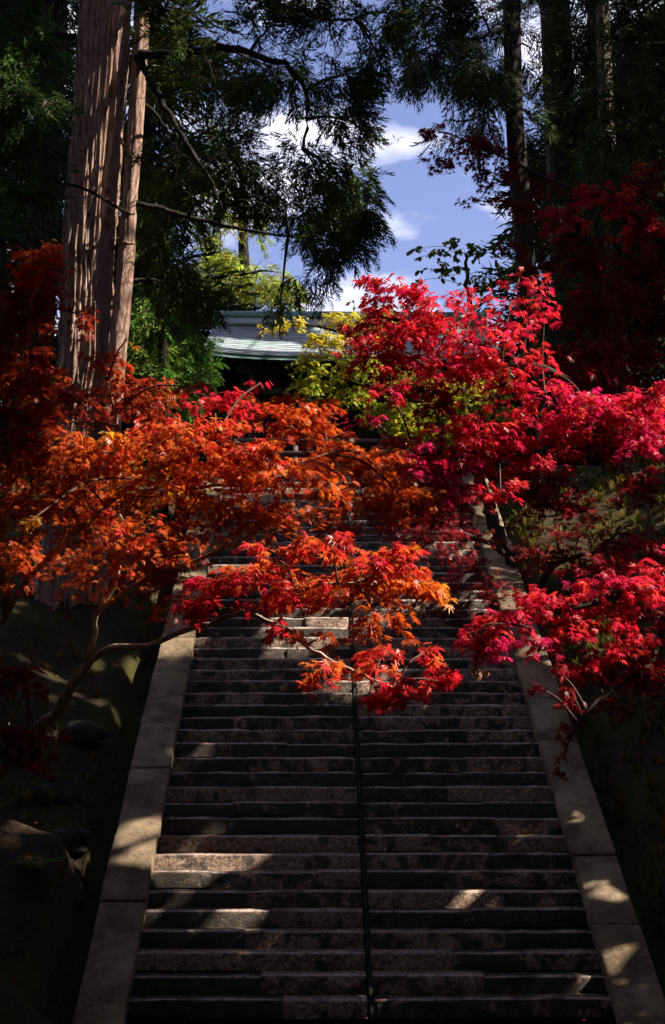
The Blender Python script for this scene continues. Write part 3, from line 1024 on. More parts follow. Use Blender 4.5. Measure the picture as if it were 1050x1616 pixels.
        cc = np.array(col)[None] * (1 + var * rng.normal(size=(n, 1))).clip(0.4, 1.9) * (1 + 0.12 * rng.normal(size=(n, 3)))
        self.store(pos, out, nn, size * rng.uniform(0.65, 1.25, n), cc.clip(0.003, 1), rng.integers(0, temps, n))

    def finish_twigs(self, mat='twig', name='twigs'):
        if self.tw.n:
            o = self.tw.build(name, M[mat], self.root, True); o['kind'] = 'stuff'

    def crown(self, temps, mat, name='crown', first=0, grow=0.04, outside=False):
        a = self.arrays()
        if outside:                     # crowns beyond the picture's edge stop short of it
            x, y, d = project(a[0]); m_ = a[3] * F / np.maximum(d, 0.5) * 1.5 + 60
            keep = (d < 0.5) | (x < -m_) | (x > 1050 + m_) | (y < -m_) | (y > 1616 + m_)
            a = [v[keep] for v in a]
        V, T, C = scatter(temps, *a)
        if first is not None:
            tri = V[T]
            tri = np.concatenate([tri, tri.mean(1, keepdims=True)], 1)
            T = T[~shaded_out(tri, grow, first)]
        o = link(name, mesh_np(name, V, T, M[mat], col=C), self.root); o['kind'] = 'stuff'
        return o


def gpt(x, y, dz=-0.1):
    return np.array([x, y, float(ground_z(x, y)) + dz])


# ------------------------------------------------------------------ left cedar with shaggy bark
def bark_trunk(axis, rad, na=200, nr=300, depth=0.075, seed=1, strips=64):
    """trunk whose bark hangs in long raised strips broken at uneven heights"""
    r = np.random.default_rng(seed)
    c = spline(axis, nr); rr = np.interp(np.linspace(0, 1, nr), np.linspace(0, 1, len(rad)), rad)
    edges = np.sort(r.uniform(0, 1, strips))
    a = np.arange(na) / na
    u = np.linspace(0, 1, nr)
    H = np.zeros((nr, na))
    for k_, layer in enumerate((1.0, 0.6)):
        e = np.sort(r.uniform(0, 1, strips + 14 * k_))
        aa = (a[None, :] + 0.016 * np.sin(u[:, None] * 9 + k_ * 2) + 0.012 * vnoise(u[:, None] * 26 + 0 * a[None, :], a[None, :] * 9, 5 + k_)) % 1.0
        s = np.searchsorted(e, aa) % len(e)
        lo = e[s - 1]; hi = e[s]
        w = (hi - lo) % 1.0
        f = ((aa - lo) % 1.0) / (w + 1e-6)
        segl = r.uniform(5, 16, len(e)); ph = r.uniform(0, 9, len(e))
        cell = np.floor(u[:, None] * segl[s] + ph[s]).astype(int)
        hh = r.uniform(0.15, 1.0, (len(e), 40))[s, cell % 40]
        groove = np.clip(np.minimum(f, 1 - f) * w * 130, 0, 1)
        H += layer * hh * groove
    H += 0.35 * vnoise(a[None, :] * 40 + 0 * u[:, None], u[:, None] * 60, 8)
    rad2 = rr[:, None] * (1 + 0.07 * np.sin(a[None, :] * 2 * pi * 3 + 1.3) * (1 - 0.5 * u[:, None])) + depth * (H - 0.6)
    an = a * 2 * pi
    V = np.stack([c[:, 0:1] + rad2 * np.cos(an), c[:, 1:2] + rad2 * np.sin(an), np.repeat(c[:, 2:3], na, 1)], -1)
    i_ = np.arange(nr - 1)[:, None] * na; j_ = np.arange(na)[None, :]
    Q = np.stack([i_ + j_, i_ + (j_ + 1) % na, i_ + na + (j_ + 1) % na, i_ + na + j_], -1).reshape(-1, 4)
    return V.reshape(-1, 3), Q, c


bx = P(112, 800, 20.6); base = gpt(bx[0], bx[1])
cedarL = Tree('cedar_tree', 'big twin-stemmed cedar with sunlit peeling bark at the left', 'tree', base, bark='cedar_bark')
ax_ = [np.array([base[0] - 0.14, base[1], base[2] - 1.0]), P(106, 860, 20.6), P(130, 600, 20.6), P(138, 400, 20.6), P(167, 0, 20.6), P(190, -350, 20.6), P(200, -650, 20.6)]
V, Q, c = bark_trunk(ax_, [0.58, 0.44, 0.40, 0.385, 0.365, 0.33, 0.26], seed=3)
link('trunk', mesh_np('trunk', V, None, M['cedar_bark'], quads=Q), cedarL.root); cedarL.limbs.append(c)
s_ax = [np.array([base[0] + 0.30, base[1] - 0.15, base[2] - 1.0]), P(160, 860, 20.4), P(181, 600, 20.4), P(199, 400, 20.4), P(226, 0, 20.5), P(246, -350, 20.6)]
V, Q, c = bark_trunk(s_ax, [0.22, 0.17, 0.135, 0.12, 0.11, 0.09], na=48, nr=170, depth=0.018, seed=6, strips=18)
link('stem', mesh_np('stem', V, None, M['cedar_bark'], quads=Q), cedarL.root); cedarL.limbs.append(c)
for (a_, b_, c2) in (((196, 345), (204, 338), (213, 336)), ((192, 385), (204, 384), (216, 386)), ((200, 300), (206, 292), (209, 285))):
    cedarL.limb([P(*a_, 20.33), P(*b_, 20.25), P(*c2, 20.2)], 0.035, 0.008, 'dead_stub', 6, 8)
cedarL.limb([P(222, 85, 20.4), P(290, 85, 20), P(350, 76, 19.6), P(420, 92, 19.4), P(465, 115, 19.3), P(487, 170, 19.2), P(478, 235, 19.1)], 0.075, 0.02, bark='dark_bark')
cedarL.limb([P(215, 90, 20.4), P(250, 150, 20), P(290, 220, 19.8), P(330, 280, 19.6), P(350, 330, 19.5)], 0.06, 0.018, bark='dark_bark')
cedarL.limb([P(213, 150, 20.4), P(245, 180, 20.6), P(268, 210, 20.8), P(295, 240, 21)], 0.035, 0.012, bark='dark_bark')
cedarL.limb([P(226, 0, 20.4), P(330, -30, 19.8), P(450, 10, 19.5), P(510, 30, 19.3), P(560, 30, 19.2)], 0.07, 0.015, bark='dark_bark')
cedarL.limb([P(205, 320, 20.4), P(260, 330, 20.5), P(330, 350, 20.6), P(430, 370, 20.6), P(560, 385, 20.6)], 0.05, 0.012, bark='dark_bark')
cedarL.limb([P(120, 60, 20.6), P(60, 50, 20), P(0, 70, 19.5), P(-50, 100, 19.3)], 0.06, 0.02, bark='dark_bark')
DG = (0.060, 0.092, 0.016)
for a_ in ((300, 40, 90, 50, 19.8, 70), (420, 50, 90, 45, 19.5, 70), (520, 50, 70, 50, 19.3, 46), (340, 130, 100, 45, 20.2, 66), (450, 150, 85, 50, 19.4, 60),
           (545, 190, 45, 60, 19.2, 36), (280, 250, 55, 55, 20.2, 36), (380, 230, 90, 55, 19.8, 66), (500, 270, 80, 50, 19.4, 60), (562, 310, 42, 46, 19.2, 38),
           (310, 320, 70, 50, 20.3, 44), (450, 325, 85, 42, 20.3, 50), (535, 385, 56, 34, 20.5, 38), (255, 400, 45, 70, 21.2, 40), (290, 460, 55, 45, 21.0, 40),
           (500, 420, 60, 22, 20.5, 10), (445, 465, 45, 12, 20.3, 4), (590, 60, 35, 50, 19.3, 24), (240, 330, 30, 80, 21.4, 34), (370, 290, 120, 60, 21.6, 70), (280, 90, 60, 80, 21.8, 60),
           (500, 340, 70, 40, 21.4, 40), (420, 110, 100, 50, 21, 46), (560, 30, 50, 40, 19.2, 30), (600, 95, 30, 30, 19.2, 14), (540, 120, 40, 40, 19.2, 20), (470, 20, 60, 40, 19.6, 34), (610, 20, 40, 30, 19.3, 18), (220, 300, 20, 90, 22, 30)):
    cedarL.bough(*a_, mul=4.5, size=0.38, rd=1.0, col=DG, br=0.03)
for a_ in ((30, 160, 55, 60, 17.5, 44), (10, 60, 70, 60, 18, 44), (25, 290, 60, 50, 18.5, 36), (85, 100, 35, 70, 22.5, 36)):
    cedarL.bough(*a_, size=0.42, rd=0.9, col=(0.045, 0.085, 0.02), br=0.03)
cedarL.finish_twigs('dark_bark')
cedarL.crown(ST, 'cedar')

# ------------------------------------------------------------------ other cedars in the picture
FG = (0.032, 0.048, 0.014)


def trunk_tree(name, label, pts, rad, group, boughs, size, col, bark='dark_bark', seed=1, n=40, rd=1.6, br=0.04, cat='tree', limbs=()):
    p0 = np.array(pts[0]); base_ = np.array([p0[0], p0[1], float(ground_z(p0[0], p0[1])) - 0.2])
    t = Tree(name, label, cat, base_, group, bark=bark)
    ax2 = [base_] + [np.array(p) for p in pts]
    V_, Q_, c_ = bark_trunk(ax2, [rad[0] * 1.25] + list(rad), na=44, nr=120, depth=0.022, seed=seed, strips=22)
    link('trunk', mesh_np('trunk', V_, None, M[bark], quads=Q_), t.root); t.limbs.append(c_)
    for l in limbs: t.limb(*l)
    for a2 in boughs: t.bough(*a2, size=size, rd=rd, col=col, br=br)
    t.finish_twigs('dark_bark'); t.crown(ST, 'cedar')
    return t


GRP = 'cedars standing behind the maples'
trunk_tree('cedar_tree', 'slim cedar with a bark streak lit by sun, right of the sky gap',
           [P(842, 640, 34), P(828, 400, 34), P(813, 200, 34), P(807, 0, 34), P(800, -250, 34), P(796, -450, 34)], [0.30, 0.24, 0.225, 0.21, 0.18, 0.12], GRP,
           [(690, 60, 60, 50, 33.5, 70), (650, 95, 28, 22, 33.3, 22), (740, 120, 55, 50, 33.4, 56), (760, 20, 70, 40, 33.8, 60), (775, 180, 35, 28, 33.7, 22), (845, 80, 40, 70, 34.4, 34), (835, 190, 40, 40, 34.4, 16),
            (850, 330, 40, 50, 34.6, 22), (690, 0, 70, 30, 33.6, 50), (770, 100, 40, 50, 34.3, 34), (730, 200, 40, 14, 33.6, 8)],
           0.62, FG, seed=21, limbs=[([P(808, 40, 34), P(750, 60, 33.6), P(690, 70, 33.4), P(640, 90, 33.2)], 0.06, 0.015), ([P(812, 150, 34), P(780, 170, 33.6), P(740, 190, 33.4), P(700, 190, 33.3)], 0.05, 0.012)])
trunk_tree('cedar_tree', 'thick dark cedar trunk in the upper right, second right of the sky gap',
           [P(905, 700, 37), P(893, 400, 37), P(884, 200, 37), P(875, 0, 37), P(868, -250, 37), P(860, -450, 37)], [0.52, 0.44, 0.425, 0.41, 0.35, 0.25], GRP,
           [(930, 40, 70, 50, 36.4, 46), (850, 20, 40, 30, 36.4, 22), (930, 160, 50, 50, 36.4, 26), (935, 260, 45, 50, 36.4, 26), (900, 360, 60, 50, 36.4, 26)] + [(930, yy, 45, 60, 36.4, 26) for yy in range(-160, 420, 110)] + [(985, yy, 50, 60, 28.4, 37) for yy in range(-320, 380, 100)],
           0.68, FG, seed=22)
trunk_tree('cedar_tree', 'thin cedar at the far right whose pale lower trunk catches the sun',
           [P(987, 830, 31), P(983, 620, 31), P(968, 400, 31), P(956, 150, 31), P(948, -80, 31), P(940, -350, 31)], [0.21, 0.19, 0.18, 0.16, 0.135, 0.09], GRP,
           [(1010, 60, 80, 60, 30.5, 64), (1010, 170, 70, 60, 30.6, 60), (1000, 290, 80, 60, 30.8, 60), (960, 230, 50, 60, 31.5, 34), (1030, 400, 50, 80, 31.0, 54), (950, 420, 60, 60, 31.5, 40), (1030, 540, 60, 80, 31.5, 54), (900, 520, 60, 60, 32.0, 40), (960, 560, 60, 60, 32.0, 44)] + [(1095, yy, 50, 60, 30.2, 30) for yy in range(-260, 420, 110)],  # outermost run of boughs added past the edge to shade this trunk
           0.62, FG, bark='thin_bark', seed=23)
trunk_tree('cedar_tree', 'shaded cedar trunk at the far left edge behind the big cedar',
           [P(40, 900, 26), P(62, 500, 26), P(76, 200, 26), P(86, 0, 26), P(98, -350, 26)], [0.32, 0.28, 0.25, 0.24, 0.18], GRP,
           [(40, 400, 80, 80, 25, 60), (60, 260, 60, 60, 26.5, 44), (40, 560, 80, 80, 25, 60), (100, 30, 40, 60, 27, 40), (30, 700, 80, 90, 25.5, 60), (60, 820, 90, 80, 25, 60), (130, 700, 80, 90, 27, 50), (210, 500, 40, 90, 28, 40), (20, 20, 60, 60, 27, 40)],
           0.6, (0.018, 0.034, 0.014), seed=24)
trunk_tree('young_cedar', 'bright green feathery young cedar between the big trunk and the gate',
           [P(262, 660, 24.5), P(258, 560, 24.5), P(250, 470, 24.5), P(245, 420, 24.5)], [0.07, 0.06, 0.045, 0.02], None,
           [(235, 500, 38, 40, 24.3, 34), (225, 560, 40, 40, 24.4, 34), (270, 600, 50, 40, 24.3, 36), (250, 440, 25, 40, 24.4, 18)],
           0.42, (0.11, 0.19, 0.030), seed=25, rd=0.5, br=0.015)
trunk_tree('young_cedar', 'rounded deep green young cedar touching the left end of the gate roof',
           [P(300, 680, 25.5), P(302, 600, 25.5), P(300, 540, 25.5), P(302, 500, 25.5)], [0.08, 0.06, 0.045, 0.02], None,
           [(300, 560, 38, 34, 25.3, 50), (295, 600, 42, 34, 25.2, 50), (310, 535, 24, 24, 25.4, 24), (280, 640, 50, 40, 25.2, 40)],
           0.36, (0.075, 0.17, 0.022), seed=26, rd=0.5, br=0.015)
trunk_tree('pine_tree', 'sunlit yellow-green conifer behind the left end of the gate roof',
           [P(388, 600, 42), P(386, 480, 42), P(384, 380, 42), P(382, 280, 42)], [0.25, 0.2, 0.15, 0.05], None,
           [(400, 435, 50, 35, 41.5, 60), (350, 450, 45, 40, 41.6, 60), (440, 430, 30, 24, 41.4, 24), (380, 400, 50, 30, 41.6, 36), (430, 460, 30, 24, 41.4, 14), (360, 350, 40, 30, 41.8, 24), (400, 330, 40, 30, 41.8, 20), (350, 250, 40, 40, 42, 20)],
           0.8, (0.34, 0.38, 0.05), seed=27, rd=1.6, br=0.06)
# dark trees filling the wood behind
for k_, (px, d, lab) in enumerate(((-80, 34, 'dark cedar deep in the wood beyond the left edge'), (215, 38, 'dark cedar deep in the wood behind the young cedars'),
                                   (1170, 37, 'dark cedar deep in the wood beyond the right edge'), (930, 40, 'dark cedar deep in the wood behind the thin right cedar'),
                                   (330, 45, 'dark cedar low behind the left end of the gate'), (690, 46, 'dark cedar low behind the right end of the gate'))):
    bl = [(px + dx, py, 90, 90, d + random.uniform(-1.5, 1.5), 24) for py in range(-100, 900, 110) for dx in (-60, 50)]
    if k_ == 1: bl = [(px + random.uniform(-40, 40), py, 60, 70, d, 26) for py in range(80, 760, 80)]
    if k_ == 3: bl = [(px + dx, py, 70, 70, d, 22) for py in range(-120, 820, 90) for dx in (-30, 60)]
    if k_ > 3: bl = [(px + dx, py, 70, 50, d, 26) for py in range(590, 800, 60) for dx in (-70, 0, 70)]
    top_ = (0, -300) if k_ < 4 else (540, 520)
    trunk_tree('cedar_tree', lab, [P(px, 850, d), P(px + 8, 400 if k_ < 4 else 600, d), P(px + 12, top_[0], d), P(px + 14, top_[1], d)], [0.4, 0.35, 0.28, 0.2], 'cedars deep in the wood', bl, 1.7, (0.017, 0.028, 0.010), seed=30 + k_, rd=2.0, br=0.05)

rng = np.random.default_rng(21)
# ------------------------------------------------------------------ maples
# left maple (orange), its limbs reaching over the approach
lb = gpt(-3.15, 9.2)
mapL = Tree('maple_tree', 'orange and red maple whose pale limbs reach over the steps from the left', 'tree', lb)
mapL.limb([lb, (-3.1, 9.15, 1.5), P(-30, 1260, 8.9), P(20, 1190, 8.6), P(70, 1140, 8.3), P(110, 1090, 8.0), P(140, 1045, 7.7)], 0.05, 0.027, 'trunk', 10)
mapL.limb([P(140, 1045, 7.7), P(175, 1022, 7.4), P(240, 1017, 7.0), P(300, 992, 6.4), P(350, 978, 5.9), P(400, 960, 5.5), P(470, 930, 5.1), P(560, 920, 5.0)], 0.020, 0.005)
mapL.limb([P(140, 1045, 7.7), P(150, 1005, 7.6), P(153, 968, 7.4), P(200, 932, 7.2), P(260, 902, 7.0), P(330, 876, 6.7), P(400, 840, 6.4), P(432, 800, 6.2), P(470, 740, 6.2)], 0.020, 0.005)
mapL.limb([lb + (0, 0, 0.6), P(-40, 1060, 8.6), P(10, 970, 8.0), P(60, 893, 7.4), P(110, 850, 7.0), P(150, 816, 6.7), P(200, 772, 6.4), P(270, 720, 6.1), P(340, 690, 6.0)], 0.028, 0.006)
mapL.limb([P(153, 968, 7.4), P(180, 925, 7.3), P(190, 880, 7.2), P(207, 850, 7.1), P(185, 800, 6.9), P(190, 700, 6.8), P(170, 600, 6.8)], 0.018, 0.006)
mapL.limb([P(10, 970, 8.0), P(5, 850, 7.6), P(20, 700, 7.2), P(40, 560, 7.0), P(60, 430, 6.8)], 0.03, 0.008)
mapL.limb([P(390, 965, 5.5), P(440, 990, 5.2), P(500, 1030, 4.9), P(560, 1060, 4.8), P(620, 1085, 4.75)], 0.010, 0.004)
mapL.limb([P(200, 772, 6.4), P(260, 772, 6.3), P(345, 766, 6.2), P(430, 745, 6.2), P(520, 715, 6.3)], 0.012, 0.005)
mapL.limb([P(-30, 1260, 8.9), P(-10, 1180, 7.6), P(20, 1130, 6.4), P(45, 1085, 5.6)], 0.016, 0.005)
for a_ in ((300, 690, 130, 36, 6.0, 'redorange', 1.0), (390, 708, 60, 26, 5.95, 'redorange', 0.9), (160, 712, 90, 34, 6.2, 'orange', 1.0), (470, 670, 80, 40, 6.3, 'orange', 0.9), (440, 752, 150, 40, 6.1, 'orange', 1.1),
           (250, 775, 140, 42, 6.3, 'orange', 1.0), (545, 712, 44, 40, 6.5, 'rust', 0.8), (110, 800, 110, 60, 6.8, 'rust', 0.9), (340, 632, 80, 20, 6.2, 'red', 0.9), (210, 630, 90, 40, 6.8, 'rustred', 0.9),
           (50, 690, 80, 60, 6.6, 'rustred', 1.0), (60, 410, 55, 36, 6.7, 'redorange', 0.8), (40, 500, 60, 50, 6.9, 'rustred', 0.9), (40, 590, 70, 50, 6.8, 'rustred', 0.8), (135, 500, 36, 30, 6.9, 'rustred', 0.45), (160, 575, 50, 30, 6.8, 'rustred', 0.6),
           (390, 820, 120, 36, 6.2, 'rust', 0.9), (560, 800, 90, 40, 6.4, 'rust', 0.8), (250, 850, 110, 44, 6.9, 'rust', 0.8), (160, 900, 110, 46, 7.1, 'rust', 0.55), (40, 828, 26, 16, 5.8, 'gold', 0.8), (200, 535, 22, 12, 6.6, 'gold', 0.5),
           (270, 930, 60, 50, 7.0, 'rust', 0.6), (500, 640, 40, 26, 6.4, 'rust', 0.7), (20, 770, 40, 50, 6.9, 'rust', 0.8), (410, 605, 20, 10, 6.2, 'red', 0.5), (600, 740, 70, 40, 6.6, 'rust', 0.9), (640, 790, 70, 34, 6.6, 'rust', 0.8), (480, 815, 90, 30, 6.3, 'rust', 0.9), (330, 740, 110, 30, 6.2, 'orange', 0.9), (90, 740, 80, 40, 6.5, 'rust', 0.9), (30, 880, 50, 50, 7.2, 'rust', 0.7), (110, 640, 60, 40, 7.0, 'rustred', 0.7), (60, 450, 60, 40, 7.0, 'rustred', 0.8), (80, 610, 60, 40, 7.1, 'rust', 0.7), (420, 640, 60, 24, 6.5, 'rust', 0.8), (300, 610, 40, 16, 6.5, 'rust', 0.6)):
    mapL.pad(*a_, leaf=0.066, mixin=('gold' if a_[0] < 330 else 'redorange') if a_[5] == 'orange' else ('redorange' if a_[5] == 'rust' else None))
for a_ in ((345, 935, 62, 40, 5.0, 'red', 1.1), (305, 965, 36, 22, 5.0, 'red', 0.9), (380, 905, 50, 26, 4.9, 'redorange', 0.9), (430, 880, 60, 34, 4.95, 'redorange', 1.1), (520, 858, 70, 26, 4.9, 'redorange', 1.1), (600, 882, 70, 36, 5.0, 'redorange', 1.1), (665, 912, 40, 34, 5.2, 'orange', 1.1), (560, 935, 110, 34, 5.15, 'rust', 1.0), (690, 930, 22, 26, 5.25, 'gold', 0.7),
           (470, 930, 80, 34, 5.1, 'redorange', 0.9), (430, 985, 46, 18, 4.95, 'red', 0.6), (600, 985, 70, 26, 5.0, 'rust', 0.8), (500, 1010, 60, 20, 5.0, 'rust', 0.5), (505, 1062, 46, 28, 4.8, 'redorange', 0.9), (600, 1040, 60, 30, 4.8, 'redorange', 0.9), (640, 1088, 66, 26, 4.75, 'red', 1.0), (690, 1075, 34, 30, 4.75, 'red', 0.9), (580, 1105, 30, 12, 4.75, 'red', 0.7), (670, 1030, 40, 24, 4.85, 'redorange', 0.7),
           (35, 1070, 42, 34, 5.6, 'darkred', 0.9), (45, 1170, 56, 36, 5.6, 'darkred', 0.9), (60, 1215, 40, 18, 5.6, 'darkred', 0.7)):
    mapL.pad(*a_, leaf=0.076, mixin='red' if a_[5] == 'redorange' else ('orange' if a_[5] == 'rust' else None))

# right maple (crimson), trunk outside the picture to the right
rb = gpt(3.35, 10.0)
mapR = Tree('maple_tree', 'crimson maple spreading over the steps from the right edge', 'tree', rb)
fork = np.array([3.05, 9.6, 3.0])
mapR.limb([rb, (3.3, 9.9, 1.6), (3.15, 9.7, 2.4), fork], 0.15, 0.11, 'trunk', 12)
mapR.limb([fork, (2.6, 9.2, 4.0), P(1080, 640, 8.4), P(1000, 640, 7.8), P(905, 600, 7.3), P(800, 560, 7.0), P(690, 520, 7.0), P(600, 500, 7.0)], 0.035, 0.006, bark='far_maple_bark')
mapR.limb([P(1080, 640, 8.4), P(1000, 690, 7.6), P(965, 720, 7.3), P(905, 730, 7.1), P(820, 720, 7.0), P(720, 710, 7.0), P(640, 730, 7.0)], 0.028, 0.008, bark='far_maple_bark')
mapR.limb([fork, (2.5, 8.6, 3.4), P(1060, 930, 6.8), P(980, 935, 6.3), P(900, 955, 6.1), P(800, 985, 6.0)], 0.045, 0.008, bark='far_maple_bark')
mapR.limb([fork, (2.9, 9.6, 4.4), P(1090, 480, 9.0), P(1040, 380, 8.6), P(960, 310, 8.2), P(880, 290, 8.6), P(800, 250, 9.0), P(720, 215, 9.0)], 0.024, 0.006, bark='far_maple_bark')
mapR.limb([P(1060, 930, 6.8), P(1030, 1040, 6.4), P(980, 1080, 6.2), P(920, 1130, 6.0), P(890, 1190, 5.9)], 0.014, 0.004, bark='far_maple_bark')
for a_ in ((620, 452, 60, 24, 7.0, 'crimson', 1.0), (690, 478, 100, 30, 7.0, 'crimson', 1.1), (800, 512, 80, 30, 7.0, 'crimson', 1.1), (640, 520, 90, 32, 6.9, 'red', 1.0), (740, 540, 110, 34, 6.9, 'crimson', 1.1), (585, 560, 60, 34, 6.9, 'red', 1.0),
           (690, 585, 100, 34, 7.0, 'crimson', 1.0), (810, 575, 80, 34, 7.0, 'red', 1.0), (860, 495, 34, 22, 7.1, 'red', 0.8), (610, 615, 46, 26, 6.8, 'crimson', 0.9), (575, 655, 34, 14, 6.8, 'magenta', 0.7), (690, 632, 60, 34, 7.1, 'darkred', 0.8), (820, 440, 40, 16, 7.2, 'red', 0.6), (605, 488, 50, 24, 7.0, 'crimson', 0.9), (760, 468, 60, 20, 7.1, 'crimson', 0.9), (700, 515, 90, 26, 7.1, 'red', 0.9), (840, 468, 40, 20, 7.1, 'crimson', 0.8), (560, 520, 30, 18, 7.0, 'red', 0.8),
           (860, 620, 70, 28, 7.0, 'crimson', 0.9), (930, 640, 60, 34, 7.1, 'magenta', 0.9), (1010, 660, 60, 50, 7.2, 'crimson', 0.9), (770, 690, 90, 28, 7.0, 'crimson', 1.0), (660, 730, 90, 34, 7.0, 'magenta', 1.0), (740, 725, 70, 26, 7.0, 'magenta', 0.9), (850, 715, 70, 34, 7.0, 'crimson', 0.9),
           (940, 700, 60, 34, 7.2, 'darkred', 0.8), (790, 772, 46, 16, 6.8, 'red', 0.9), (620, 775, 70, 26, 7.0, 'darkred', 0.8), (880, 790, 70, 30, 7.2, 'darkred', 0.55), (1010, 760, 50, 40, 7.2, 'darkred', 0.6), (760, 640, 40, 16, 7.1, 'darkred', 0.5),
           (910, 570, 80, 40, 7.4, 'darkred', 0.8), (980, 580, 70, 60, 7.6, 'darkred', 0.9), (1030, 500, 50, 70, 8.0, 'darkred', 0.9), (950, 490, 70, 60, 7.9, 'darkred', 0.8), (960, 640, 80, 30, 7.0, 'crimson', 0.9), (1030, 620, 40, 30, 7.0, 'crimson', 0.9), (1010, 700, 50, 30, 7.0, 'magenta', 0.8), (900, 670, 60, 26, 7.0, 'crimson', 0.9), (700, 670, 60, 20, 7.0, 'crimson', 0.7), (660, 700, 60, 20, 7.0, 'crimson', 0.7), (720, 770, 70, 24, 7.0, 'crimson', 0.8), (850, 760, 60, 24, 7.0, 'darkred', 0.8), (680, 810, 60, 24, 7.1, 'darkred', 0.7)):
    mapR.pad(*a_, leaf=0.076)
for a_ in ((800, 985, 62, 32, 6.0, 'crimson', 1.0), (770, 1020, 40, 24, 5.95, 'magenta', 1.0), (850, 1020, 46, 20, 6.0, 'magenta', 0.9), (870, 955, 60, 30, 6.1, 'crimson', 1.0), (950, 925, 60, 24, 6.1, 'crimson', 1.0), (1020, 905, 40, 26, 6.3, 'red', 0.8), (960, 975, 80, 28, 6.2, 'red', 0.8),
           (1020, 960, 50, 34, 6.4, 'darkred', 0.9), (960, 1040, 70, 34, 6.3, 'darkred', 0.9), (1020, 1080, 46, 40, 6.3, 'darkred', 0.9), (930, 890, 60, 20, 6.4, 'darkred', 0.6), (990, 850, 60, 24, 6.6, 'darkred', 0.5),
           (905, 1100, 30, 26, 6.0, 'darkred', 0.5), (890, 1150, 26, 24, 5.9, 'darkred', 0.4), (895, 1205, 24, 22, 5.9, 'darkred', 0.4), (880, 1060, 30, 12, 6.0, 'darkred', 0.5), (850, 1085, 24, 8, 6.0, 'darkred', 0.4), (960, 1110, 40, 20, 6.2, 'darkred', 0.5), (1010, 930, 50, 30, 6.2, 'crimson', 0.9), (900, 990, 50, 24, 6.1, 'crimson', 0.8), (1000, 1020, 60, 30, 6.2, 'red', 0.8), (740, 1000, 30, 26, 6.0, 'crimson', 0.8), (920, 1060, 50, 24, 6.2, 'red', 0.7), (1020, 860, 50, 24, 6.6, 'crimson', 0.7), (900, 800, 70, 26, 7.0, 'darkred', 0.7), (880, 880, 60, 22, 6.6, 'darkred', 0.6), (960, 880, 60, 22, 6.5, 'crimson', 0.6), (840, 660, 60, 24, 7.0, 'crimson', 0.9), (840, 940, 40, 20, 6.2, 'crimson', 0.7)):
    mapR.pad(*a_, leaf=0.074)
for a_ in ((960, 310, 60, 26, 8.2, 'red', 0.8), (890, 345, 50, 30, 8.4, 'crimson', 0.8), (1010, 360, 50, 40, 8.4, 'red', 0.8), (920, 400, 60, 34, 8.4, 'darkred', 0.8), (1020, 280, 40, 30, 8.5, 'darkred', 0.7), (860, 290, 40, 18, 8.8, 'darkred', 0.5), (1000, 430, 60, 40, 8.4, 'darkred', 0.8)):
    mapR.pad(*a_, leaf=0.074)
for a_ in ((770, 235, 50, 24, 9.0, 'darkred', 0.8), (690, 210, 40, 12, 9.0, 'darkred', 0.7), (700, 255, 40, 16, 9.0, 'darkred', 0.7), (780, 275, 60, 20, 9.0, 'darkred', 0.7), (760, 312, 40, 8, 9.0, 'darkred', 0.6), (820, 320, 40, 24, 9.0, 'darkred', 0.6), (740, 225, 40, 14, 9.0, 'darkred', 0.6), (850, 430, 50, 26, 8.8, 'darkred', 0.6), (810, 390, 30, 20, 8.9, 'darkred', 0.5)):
    mapR.pad(*a_, leaf=0.068)

# keep the lit patches of the steps and the big trunk clear of the near leaves, then single out the largest-showing leaves
maples = [mapL, mapR]
data = []
for t in maples:
    a = t.arrays()
    keep = ~shaded_out(a[0], 0.03, NEARSH)
    if t is mapR:
        keep &= ~(shaded_out(a[0], 0.0, 0, NEARSH, 1.1, only=SHL & (SHQ > 0.99)) & (rng.random(len(a[0])) < 0.6))
        keep &= ~(shaded_out(a[0], 0.0, 0, NEARSH, 0.6, only=~SHL) & (rng.random(len(a[0])) < 0.75))
    else:
        keep &= ~(shaded_out(a[0], 0.0, 0, NEARSH, 0.42, only=SHL) & (rng.random(len(a[0])) < 0.8))
    data.append([v[keep] for v in a])
NL = [len(d_[0]) for d_ in data]
allpos = np.concatenate([d_[0] for d_ in data]); allsz = np.concatenate([d_[3] for d_ in data])
qx, qy, qd = project(allpos)
buf = np.full((808, 525), -1, np.int32)
for k in np.argsort(-qd):
    h = max(1, int(allsz[k] * F / qd[k] * 0.5 * 0.30)); x, y = int(qx[k] / 2), int(qy[k] / 2)
    if x < -h or y < -h or x > 525 + h or y > 808 + h: continue
    buf[max(0, y - h):max(0, y + h + 1), max(0, x - h):max(0, x + h + 1)] = k
cnt = np.bincount(buf[buf >= 0].ravel(), minlength=len(allpos))
off = 0
